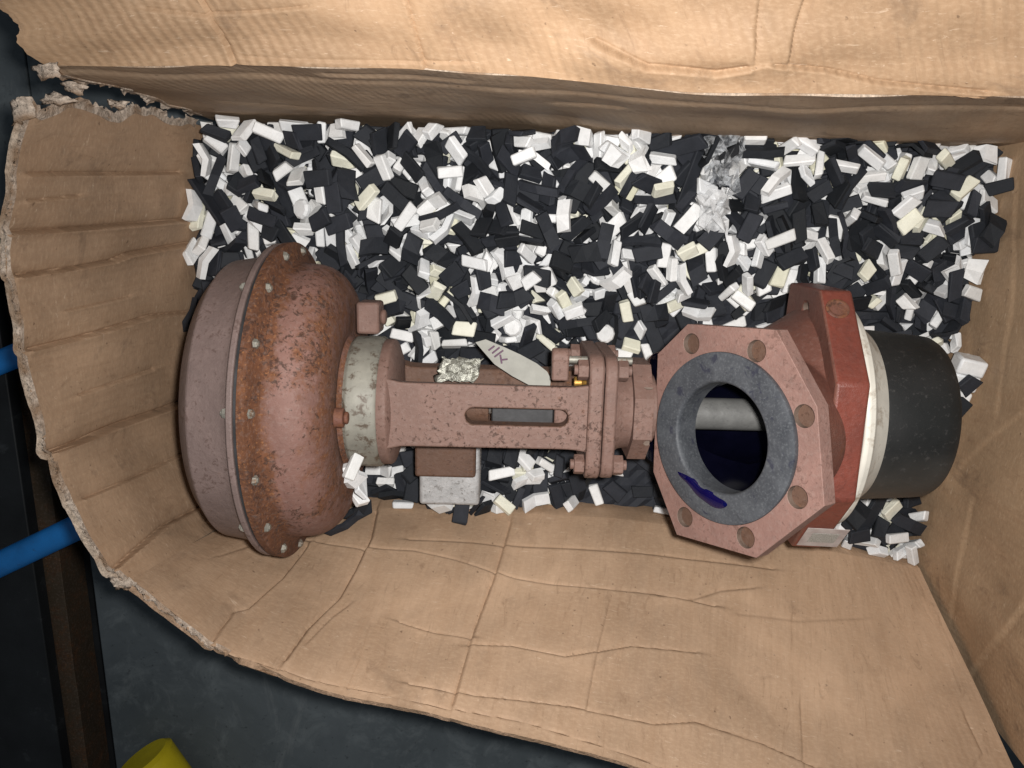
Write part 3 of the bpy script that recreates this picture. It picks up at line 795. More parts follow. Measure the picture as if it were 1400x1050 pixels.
# bonnet neck and its flange
xb0, xb1, xb2 = pa1, lx(866, 0.046), lx(893, 0.05)
MB().lathe([(xb0 - 0.001, 0.0), (xb0 - 0.001, 0.050), (xb0 + 0.010, 0.043), (xb1 + 0.001, 0.042), (xb1 + 0.001, 0.0)], 64, TA).build('bonnet_neck', MT['bonnet'], valve, 0.001)
bf = []
for k in range(8):
    a = math.radians(22.5 + 45 * k); bf.append((0.054 * math.cos(a), 0.054 * math.sin(a)))
bm_ = MB().prism(bf, xb1, xb2, TA).mesh('bonnet_flange')
hc = MB()
for px_, py_, rr in ((888, 521, 0.0085), (884, 604, 0.004)):
    q = loc(px_, py_, HA + 0.04); hc.cyl(rr, -0.006, 0.02, 20, Matrix.Translation((q.x, q.y, q.z + 0.006)) @ Matrix.Rotation(math.radians(-90), 4, 'Y'))
hcm = hc.mesh('holes'); bm_.materials.append(MT['bonnet']); hcm.materials.append(MT['hole'])
link('bonnet_flange', boolean(bm_, hcm), [MT['bonnet'], MT['hole']], valve, 0.0018, 2, 40)

# outlet flange: eight-sided, leaning back towards the actuator
F1w = Vector((0.1897, -0.1906, 0.2231)); N1w = Vector((-0.828, 0.0574, 0.558)).normalized()
F1 = WL @ F1w; N1 = (WL.to_3x3() @ N1w).normalized()
Uw = Vector((0, 1, 0)).cross(N1w).normalized(); Vw = N1w.cross(Uw)
roll = math.radians(115.5)
E1 = (WL.to_3x3() @ (Uw * math.cos(roll) + Vw * math.sin(roll))).normalized()
E2 = N1.cross(E1)
def frame(origin, x, y, z):
    return Matrix(((x.x, y.x, z.x, origin.x), (x.y, y.y, z.y, origin.y), (x.z, y.z, z.z, origin.z), (0, 0, 0, 1)))
TF = frame(F1, N1, E1, E2)                    # +x leaves the flange face
FT = 0.016
RO = 0.1115
FF = -0.008                                   # flange face, behind the proud lining
iTF = TF.inverted()
def on_face(px, py, x=FF):
    c = Vector((0, 0, CAM_H)); d = Vector(P(px, py, 0.0)) - c
    o_ = F1w + N1w * x
    q = iTF @ (WL @ (c + d * ((o_ - c).dot(N1w) / d.dot(N1w))))
    return (q.y, q.z)
oc = [on_face(*q) for q in ((940, 443), (1061, 451), (1117, 556), (1127, 692), (1034, 763), (925, 731), (893, 645), (899, 484))]
HOLES = [on_face(*q) for q in ((945, 470), (1034, 480), (1099, 569), (1090, 680), (1019, 735), (936, 707))]
fm = MB().prism(oc, FF - FT, FF, TF).mesh('outlet_flange')
hc = MB().cyl(0.062, -0.06, 0.02, 64, TF)
for hy, hz in HOLES:
    hc.cyl(0.0098, -0.06, 0.02, 28, TF @ Matrix.Translation((0, hy, hz)))
hcm = hc.mesh('holes'); fm.materials.append(MT['outlet']); hcm.materials.append(MT['hole'])
outlet = link('outlet_flange', boolean(fm, hcm), [MT['outlet'], MT['hole']], valve, 0.0042, 4, 40)
outlet['label'] = 'eight-sided pinkish flange with bolt holes facing up'
# grey plugs of old paint and dirt at the back of the bolt holes
for hy, hz in HOLES:
    MB().cyl(0.0096, FF - FT + 0.001, FF - FT + 0.010, 20, TF @ Matrix.Translation((0, hy, hz))).build('hole_fill', MT['rust'], outlet)
# lining: raised face rolled into the bore
lp = [(-0.026, 0.0615), (FF + 0.0004, 0.0615), (FF + 0.0004, 0.0775), (-0.0015, 0.0795), (0.000, 0.0790), (0.0006, 0.0765), (0.0004, 0.0545)]
for k in range(1, 9):
    a = math.pi / 2 * k / 8
    lp.append((0.0004 - 0.005 * (1 - math.cos(a)), 0.0542 - 0.0032 * math.sin(a)))
lp += [(-0.026, 0.0520)]
lining = MB().lathe(lp, 128, TF, closed=True).build('lining', MT['lining'], outlet, angle=40)
# spilled blue ink on the lining
r_ = np.random.default_rng(4)
A0 = math.atan2(0, 1)
def ink_point(px, py):
    d = Vector(P(px, py, 0.0)) - Vector((0, 0, CAM_H)); c0 = Vector((0, 0, CAM_H))
    t = (F1w - c0).dot(N1w) / d.dot(N1w)
    return WL @ (c0 + d * t)
pth = [(927, 645), (930, 648), (937, 653), (944, 659), (951, 666), (957, 673), (965, 679), (974, 684), (984, 688), (992, 690), (995, 690)]
wid = [0.0004, 0.0026, 0.0042, 0.0050, 0.0052, 0.0062, 0.0066, 0.0068, 0.0064, 0.0040, 0.0006]
v, f = [], []
for i, (a, b) in enumerate(pth):
    c = ink_point(a, b)
    nx = (ink_point(*pth[min(i + 1, 10)]) - ink_point(*pth[max(i - 1, 0)])).normalized(); sd = N1.cross(nx)
    for k in range(9):
        t = -1 + k / 4
        wob = 1 + 0.16 * math.sin(i * 1.9 + (2 if t > 0 else 0))
        v.append(c + sd * (t * wid[i] * wob) + N1 * (0.0006 + 0.0013 * (1 - t * t) * min(1, wid[i] / 0.004) - (0.0012 if abs(t) == 1 else 0)))
f = [(i * 9 + k, i * 9 + k + 1, i * 9 + 10 + k, i * 9 + 9 + k) for i in range(10) for k in range(8)]
ink_me = MB().add(v, f).mesh('ink_spill')
ink = link('ink_spill', ink_me, MT['ink'], lining, angle=80)
sb_ = ink.modifiers.new('round', 'SUBSURF'); sb_.levels = sb_.render_levels = 2
ink['label'] = 'wet dark blue ink spilled at the lower left of the bore'

# inlet flange on the stem axis, its liner and the black cap
xi1 = lx(1207, 0.128); xi0 = xi1 - 0.030
RI = 0.138
TI = TA @ Matrix.Translation((xi1, 0, 0)) @ Matrix.Rotation(math.radians(-4), 4, 'Y') @ Matrix.Translation((-xi1, 0, 0))
xi1 -= 0.004; xi0 -= 0.004
oi = [(RI * math.cos(math.radians(22.5 + 45 * k)), RI * math.sin(math.radians(22.5 + 45 * k))) for k in range(8)]
oi = [(y * 1.03, max(z * 0.93, -0.060)) for y, z in oi]
im = MB().prism(oi, xi0, xi1, TI).mesh('inlet_flange')
hc = MB()
for hy, hz in ((0.106, 0.012), (-0.106, 0.012)):
    hc.cyl(0.0095, xi0 - 0.02, xi0 + 0.012, 24, TI @ Matrix.Translation((0, hy, hz)))
hcm = hc.mesh('holes'); im.materials.append(MT['inlet']); hcm.materials.append(MT['hole'])
im = boolean(im, hcm)
bk = TI.to_3x3() @ Vector((-1, 0, 0))
for pl in im.polygons:
    if pl.material_index == 0 and pl.normal.dot(bk) > 0.9: pl.material_index = 2
inlet = link('inlet_flange', im, [MT['inlet'], MT['hole'], MT['body']], valve, 0.003, 3, 40)
inlet['label'] = 'thick dark red flange between the body and the white liner'
mb = MB().lathe([(xi1 + 0.0004, 0.05), (xi1 + 0.0004, 0.117), (xi1 + 0.004, 0.1185), (xi1 + 0.010, 0.1165), (xi1 + 0.013, 0.108), (xi1 + 0.017, 0.103), (xi1 + 0.024, 0.096), (xi1 + 0.038, 0.084), (xi1 + 0.038, 0.05)], 96, TI)
mb.build('white_liner', MT['gasket'], valve, 0.001)
xk0 = xi1 + 0.028
Tk = TI
mb = MB().lathe([(xk0, 0.076), (xk0, 0.0860), (xk0 + 0.002, 0.0882), (xk0 + 0.010, 0.0885), (xk0 + 0.060, 0.0845), (xk0 + 0.070, 0.0832), (xk0 + 0.075, 0.0800), (xk0 + 0.077, 0.074), (xk0 + 0.077, 0.0)], 96)
cap = mb.build('end_cap', MT['cap'], valve, 0.001)
cap.matrix_local = Tk
cap['label'] = 'black rubber cap over the inlet'

# cast body: a short barrel on the axis and a neck to the outlet, hollow inside
bx0 = lx(900, 0.05)
mb = MB()
mb.lathe([(bx0, 0), (bx0, 0.056), (bx0 + 0.03, 0.068), (xi0 - 0.04, 0.082), (xi0 - 0.012, 0.098), (xi0 + 0.006, 0.110), (xi0 + 0.006, 0)], 64, TA)
mb.lathe([(-0.12, 0.0), (-0.12, 0.060), (-0.10, 0.070), (-0.05, 0.080), (-0.024, 0.092), (-0.024, 0)], 64, TF)
bmesh_ = remeshed(mb.mesh('valve_body'), 0.003, 6)
hc = MB()
hc.lathe([(-0.16, 0), (-0.16, 0.045), (-0.075, 0.056), (-0.02, 0.0600), (0.01, 0.0600), (0.01, 0)], 64, TF)
cav = hc.mesh('cavity')
hc = MB().lathe([(bx0 + 0.006, 0), (bx0 + 0.006, 0.044), (xi0 - 0.05, 0.058), (xi0 - 0.02, 0.050), (xi0 - 0.02, 0)], 64, TA)
cav2 = hc.mesh('cavity2')
front_cut = MB().box(FF - 0.017, 0.3, -0.4, 0.4, -0.4, 0.4, TF).mesh('front')
bmesh_ = boolean(bmesh_, front_cut)
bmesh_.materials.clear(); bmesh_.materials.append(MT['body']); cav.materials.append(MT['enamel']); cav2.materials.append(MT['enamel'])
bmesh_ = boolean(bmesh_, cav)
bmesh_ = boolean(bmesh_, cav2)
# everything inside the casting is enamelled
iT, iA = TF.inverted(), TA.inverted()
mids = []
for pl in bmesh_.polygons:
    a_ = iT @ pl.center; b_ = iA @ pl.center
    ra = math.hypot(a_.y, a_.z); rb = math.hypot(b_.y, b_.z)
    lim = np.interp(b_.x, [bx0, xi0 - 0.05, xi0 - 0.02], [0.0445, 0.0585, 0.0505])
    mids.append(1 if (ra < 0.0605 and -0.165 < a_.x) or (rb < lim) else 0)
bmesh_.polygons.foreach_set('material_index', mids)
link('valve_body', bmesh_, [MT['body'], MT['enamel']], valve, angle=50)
MB().cyl(0.036, xb2 - 0.004, xb2 + 0.007, 40, TA).build('bonnet_spigot', MT['bonnet'], valve, 0.001)
MB().cyl(0.0168, bx0 + 0.010, xi0 - 0.012, 40, TA @ Matrix.Translation((0, -0.0045, 0.0))).build('plug_stem', MT['plug'], valve)
# paper sticker on the lower facet of the inlet flange
g = G('worn_sticker')
c_ = g.mix(g.ramp(g.noise(60, 4), 0.35, 0.65), (0.38, 0.31, 0.29), (0.52, 0.46, 0.43))
MT['sticker'] = g.out(c_, 0.6, g.bump(g.noise(150, 3), 0.2, 0.001))
g = G('sticker_print')
c_ = g.mix(g.ramp(g.noise(900, 2, 0.5), 0.4, 0.6), (0.27, 0.26, 0.23), (0.44, 0.42, 0.38))
MT['print'] = g.out(c_, 0.6)
a0 = math.radians(180 + 22.5); a1 = math.radians(180 - 22.5)
# facet whose outward direction points to the near long wall
pA = Vector((0, oi[3][0], oi[3][1])); pB = Vector((0, oi[4][0], oi[4][1]))
mid = (oi[2][0] + oi[3][0]) / 2, (oi[2][1] + oi[3][1]) / 2
ed = Vector((0, oi[3][0] - oi[2][0], oi[3][1] - oi[2][1])).normalized()
no = Vector((0, mid[0], mid[1])).normalized(); no = Vector((0, -ed.z, ed.y)); no = no if no.y * mid[0] + no.z * mid[1] > 0 else -no
TS = TI @ frame(Vector((xi0 + 0.024, mid[0], mid[1])) + ed * 0.026 + no * 0.0003, Vector((1, 0, 0)), ed, no)
st = MB().box(-0.0205, 0.0195, -0.020, 0.020, 0, 0.0004, TS).build('sticker', MT['sticker'], inlet)
MB().box(-0.013, 0.013, -0.010, 0.010, 0.0006, 0.0008, TS).build('sticker_print', MT['print'], st)
TS2 = TI @ frame(Vector((xi0 + 0.02, (oi[0][0] + oi[1][0]) / 2, (oi[0][1] + oi[1][1]) / 2)), Vector((1, 0, 0)), Vector((0, 1, 0)), Vector((0, 0, 1)))
# rusty screw plug and a paint chip on the rim facet
edf = Vector((0, oi[1][0] - oi[0][0], oi[1][1] - oi[0][1])).normalized(); nof = Vector((0, -edf.z, edf.y)); nof = nof if nof.y * oi[0][0] + nof.z * oi[0][1] > 0 else -nof
c0 = (Vector((0, *oi[0])) + Vector((0, *oi[1]))) / 2
TP = TI @ frame(c0 + Vector((xi0 + 0.013, 0, 0)) + nof * 0.0, nof, Vector((1, 0, 0)), nof.cross(Vector((1, 0, 0)))) @ Matrix.Translation((0, 0, 0.030))
MB().lathe([(-0.002, 0), (-0.002, 0.011), (0.0012, 0.011), (0.0014, 0.0085), (0.0004, 0.0075), (0.0004, 0)], 28, TP).build('rim_plug', MT['shoulder'], inlet, 0.0006)

# bracket and cast block hanging at the near side of the yoke
c0, c1 = loc(573, 690, 0.055), loc(655, 690, 0.055)
y0 = c0.y; y1 = loc(620, 600, 0.055).y
c0_, c1_, y0_ = c0.x, c1.x, c0.y
zb0 = 0.055 - VBASE
blk = MB().box(c0.x, c1.x, y0, y1, zb0 - 0.045, zb0, None)
blk.build('terminal_block', MT['block'], valve, 0.004, 3)
d0, d1 = loc(567, 652, 0.070), loc(650, 652, 0.070)
zb1 = 0.070 - VBASE
mb = MB()
mb.box(d0.x, d1.x, d0.y, -AW0 + 0.012, zb1 - 0.0145, zb1)
mb.build('bracket', MT['rust'], valve, 0.003, 2)
MB().box(d0.x + 0.012, d1.x - 0.004, -AW0 + 0.004, -AW0 + 0.014, zb1 + 0.0005, ZA + zb + 0.004).build('bracket_web', MT['rust'], valve, 0.002)

# ------------------------------------------------------------------ tags, film and odd pieces lying on the packing
MT['paper'] = m_plain('grey_paper_tag', (0.34, 0.335, 0.30), 0.7, 0.0, 0.15, 40, 0.2, 0.0008, 0.3)
MT['marker'] = m_plain('purple_marker', (0.14, 0.07, 0.12), 0.6, 0.0, 0.1, 40, 0.1)
MT['foil'] = m_plain('crumpled_foil', (0.46, 0.46, 0.40), 0.38, 0.6, 0.35, 120, 0.6, 0.002, 0.5, (0.14, 0.13, 0.11), (0.52, 0.66), 200)
MT['foam_white'] = m_foam('white_foam', [(0.66, 0.66, 0.64), (0.84, 0.85, 0.86), (0.88, 0.88, 0.87), (0.70, 0.72, 0.74), (0.86, 0.86, 0.84), (0.78, 0.80, 0.82)], 0.5, spec=0.4)
MT['foam_cream'] = m_foam('cream_foam', [(0.76, 0.74, 0.56), (0.82, 0.81, 0.68), (0.80, 0.78, 0.58), (0.84, 0.83, 0.72)], 0.75)
MT['foam_black'] = m_foam('black_foam', [(0.013, 0.015, 0.018), (0.022, 0.025, 0.031), (0.010, 0.011, 0.013), (0.030, 0.033, 0.042)], 0.7, spec=0.25)
g = G('clear_film')
g.b.inputs['Transmission Weight'].default_value = 0.0
MT['film'] = g.out((0.80, 0.83, 0.86), 0.08, None, None, Alpha=g.ramp(g.noise(110, 3, 0.6), 0.42, 0.70, 0.04, 0.38), Specular_IOR_Level=1.0)

def px_sheet(name, quad, z, nu, nv, lift, thick, mat, bulge=0.0, seed=1, crumple=0.0, parent=None):
    """small bent sheet with given corners"""
    c = [P(*q, zz) for q, zz in zip(quad, z)]
    org = np.mean(c, axis=0)
    r = np.random.default_rng(seed)
    v = []
    for i in range(nu + 1):
        for j in range(nv + 1):
            u, w = i / nu, j / nv
            p = c[0] * (1 - u) * (1 - w) + c[1] * u * (1 - w) + c[2] * u * w + c[3] * (1 - u) * w
            p = p + np.array([0, 0, lift + bulge * math.sin(math.pi * u) * math.sin(math.pi * w * 0.5 + 0.8)]) + r.normal(0, 1, 3) * crumple
            v.append(p - org)
    f = [(i * (nv + 1) + j, (i + 1) * (nv + 1) + j, (i + 1) * (nv + 1) + j + 1, i * (nv + 1) + j + 1) for i in range(nu) for j in range(nv)]
    o = MB().add(v, f).build(name, mat, parent, angle=20 if crumple else 60)
    o.location = org
    s = o.modifiers.new('thick', 'SOLIDIFY'); s.thickness = thick; s.offset = -1
    return o, c

# loose plies of pale paper at the torn corner
for k, (qd, zq) in enumerate((([(46, 92), (80, 86), (84, 106), (56, 108)], 0.284), ([(84, 112), (120, 118), (112, 130), (88, 124)], 0.25), ([(16, 138), (44, 132), (49, 160), (20, 172)], 0.284),
                              ([(54, 138), (76, 126), (108, 139), (60, 143)], 0.262), ([(146, 136), (176, 141), (170, 150), (150, 146)], 0.19), ([(150, 786), (180, 794), (176, 806), (156, 800)], 0.284))):
    px_sheet('torn_ply', qd, [zq, zq + 0.003, zq, zq - 0.003], 6, 6, 0.0, 0.0012, MT['torn_pale'], 0.003, 60 + k, 0.0008, box)
ft, _ = px_sheet('foil_label', [(594, 522), (650, 520), (662, 490), (604, 488)], [0.112, 0.112, 0.098, 0.098], 12, 8, 0, 0.0006, MT['foil'], 0.003, 3, 0.0013)
tag(ft, 'crumpled silver foil label tucked against the upper side of the yoke', 'label')
tg = empty('paper_tag', tuple(P(700, 495, 0.10)))
org = np.array(tg.location)
outl = [(650, 468), (664, 464), (688, 474), (712, 485), (734, 497), (748, 508), (753, 518), (752, 529), (728, 529), (700, 514), (676, 498), (662, 482)]
zz = lambda x: 0.112 + 0.004 * math.sin((x - 640) / 115 * math.pi)
v = [P(x, y, zz(x)) - org for x, y in outl]
n = len(v)
V = [Vector(p) for p in v] + [Vector(p) - Vector((0, 0, 0.0008)) for p in v]
ctr = [Vector(P(x, y, zz(x)) - org) for x, y in ((662, 473), (684, 486), (706, 498), (730, 513))]
bm_t = MB()
bm_t.add([v[0], v[1], v[2], v[3], v[4], v[5], v[6], v[7], v[8], v[9], v[10], v[11]], [(0, 1, 11), (1, 2, 10, 11), (2, 3, 9, 10), (3, 4, 9), (4, 5, 8, 9), (5, 6, 7, 8)])
to = bm_t.build('paper', MT['paper'], tg, smooth=False)
s = to.modifiers.new('thick', 'SOLIDIFY'); s.thickness = 0.0007; s.offset = -1
strokes = [[(668, 479), (676, 473)], [(673, 483), (683, 475)], [(676, 488), (688, 479)], [(684, 485), (686, 497)], [(686, 492), (694, 491)]]
mk = MB()
for a, b in strokes:
    A_, B_ = Vector(P(*a, zz(a[0]) + 0.0016) - org), Vector(P(*b, zz(b[0]) + 0.0016) - org)
    mk.tube([A_, (A_ + B_) / 2, B_], 0.0009, 6)
mk.build('handwriting', MT['marker'], tg)
tag(tg, 'grey paper tag with purple handwritten marks lying above the yoke', 'tag')

def crumpled(name, quad, z, nu, nv, amp, seed, mat):
    o, c = px_sheet(name, quad, z, nu, nv, 0.0, 0.0003, mat, 0.010, seed, amp)
    o.data.polygons.foreach_set('use_smooth', [False] * len(o.data.polygons))
    return o
g = G('hazy_film')
MT['film2'] = g.out((0.90, 0.91, 0.92), 0.10, None, None, Alpha=g.ramp(g.noise(90, 3, 0.6), 0.4, 0.7, 0.25, 0.7), Specular_IOR_Level=0.9)
tag(crumpled('plastic_film', [(968, 246), (1006, 262), (1022, 190), (962, 186)], [0.028, 0.03, 0.02, 0.02], 8, 10, 0.0050, 8, MT['film']),
    'scrap of crumpled clear plastic film among the chips by the far wall', 'plastic film')
tag(crumpled('plastic_film', [(962, 316), (990, 320), (1004, 262), (952, 264)], [0.03, 0.03, 0.03, 0.03], 7, 8, 0.0045, 9, MT['film2']),
    'second scrap of shiny clear film, lower and whiter, among the chips', 'plastic film')

# thick white foam block at the end of the black cap
e = empty('foam_block', tuple(P(1312, 518, 0.02)))
e.rotation_euler = (math.radians(12), math.radians(-10), math.radians(-12))
for k, (a, b, hh) in enumerate(((-0.017, 0.015, 0.026), (-0.016, 0.017, 0.024), (-0.014, 0.016, 0.028))):
    MB().box(a, b, -0.030 + 0.020 * k, -0.0104 + 0.020 * k, -0.010, -0.010 + hh).build('layer', MT['foam_white'], e, 0.003, 2)
tag(e, 'thick layered white foam block between the black cap and right wall', 'foam block')

# ------------------------------------------------------------------ loose foam packing
def chip_mesh(name, L, W, H, seed, bend=0.0, taper=0.0, skew=0.0, bev=0.0012):
    r = random.Random(seed)
    bm = bmesh.new()
    bmesh.ops.create_cube(bm, size=1.0)
    for v in bm.verts:
        v.co.x *= L * (1 - taper * (v.co.y)); v.co.y *= W; v.co.z *= H
        v.co.x += skew * v.co.y + r.uniform(-1, 1) * L * 0.07; v.co.y += r.uniform(-1, 1) * W * 0.10; v.co.z += r.uniform(-1, 1) * H * 0.12
    if bend:
        long_e = [e_ for e_ in bm.edges if abs((e_.verts[0].co - e_.verts[1].co).x) > L * 0.5]
        cut = bmesh.ops.subdivide_edges(bm, edges=long_e, cuts=1)
        for v in bm.verts: v.co.z += bend * (1 - (2 * v.co.x / L) ** 2)
    else:
        bmesh.ops.bevel(bm, geom=list(bm.edges), offset=bev, segments=1, affect='EDGES')
    bmesh.ops.recalc_face_normals(bm, faces=bm.faces)
    me = bpy.data.meshes.new(name)
    bm.to_mesh(me); bm.free()
    return me

def disc_mesh(name, r, h, seed):
    mb = MB().lathe([(-h / 2, 0), (-h / 2, r * 0.8), (-h * 0.2, r), (h * 0.2, r), (h / 2, r * 0.8), (h / 2, 0)], 10, Matrix.Rotation(math.radians(90), 4, 'Y'))
    return mb.mesh(name)

# (length, width, height, bend, taper, skew)
WHITE = [(0.030, 0.0150, 0.0090, 0, 0, 0), (0.026, 0.0145, 0.0100, 0, 0.10, 0), (0.034, 0.0140, 0.0085, 0, 0, 0.1), (0.022, 0.0165, 0.0090, 0, 0.25, 0),
         (0.029, 0.0170, 0.0075, 0, 0, 0.3), (0.032, 0.0125, 0.0110, 0, 0, 0), (0.024, 0.0120, 0.0095, 0, 0.35, 0.2), (0.036, 0.0165, 0.0080, 0.006, 0, 0),
         (0.030, 0.0200, 0.0060, 0.007, 0.2, 0), (0.020, 0.0130, 0.0120, 0, 0.5, 0.4), (0.038, 0.0110, 0.0080, 0.004, 0, 0), (0.018, 0.0160, 0.0080, 0, 0.2, 0.5)]
BLACK = [(0.034, 0.0180, 0.0060, 0, 0, 0), (0.029, 0.0190, 0.0065, 0, 0.1, 0), (0.038, 0.0170, 0.0055, 0, 0, 0.2), (0.026, 0.0160, 0.0075, 0, 0.2, 0),
         (0.032, 0.0210, 0.0055, 0, 0, 0.2), (0.044, 0.0150, 0.0065, 0.003, 0, 0), (0.023, 0.0200, 0.0060, 0, 0.3, 0), (0.062, 0.0190, 0.0060, 0, 0, 0),
         (0.036, 0.0200, 0.0045, 0.007, 0, 0.1), (0.028, 0.0120, 0.0090, 0, 0, 0.3), (0.048, 0.0100, 0.0060, 0.004, 0, 0)]
CHIP = []
for i, s_ in enumerate(WHITE): CHIP.append(chip_mesh('white_chip_shape', s_[0] * 0.93, s_[1] * 0.92, s_[2] * 0.92, 40 + i, s_[3], s_[4], s_[5]))
for i, s_ in enumerate(WHITE[:5]): CHIP.append(chip_mesh('cream_chip_shape', s_[0] * 0.95, s_[1] * 0.92, s_[2] * 0.92, 60 + i, 0, s_[4], s_[5]))
for i, s_ in enumerate(BLACK): CHIP.append(chip_mesh('black_chip_shape', s_[0] * 0.95, s_[1] * 0.93, s_[2] * 0.92, 80 + i, s_[3], s_[4], s_[5], 0.0009))
CHIP.append(disc_mesh('white_disc_shape', 0.0115, 0.009, 3))
KIND = ['w'] * 12 + ['c'] * 5 + ['k'] * 11 + ['d']
for me, k in zip(CHIP, KIND):
    me.materials.append(MT[{'w': 'foam_white', 'c': 'foam_cream', 'k': 'foam_black', 'd': 'foam_white'}[k]])

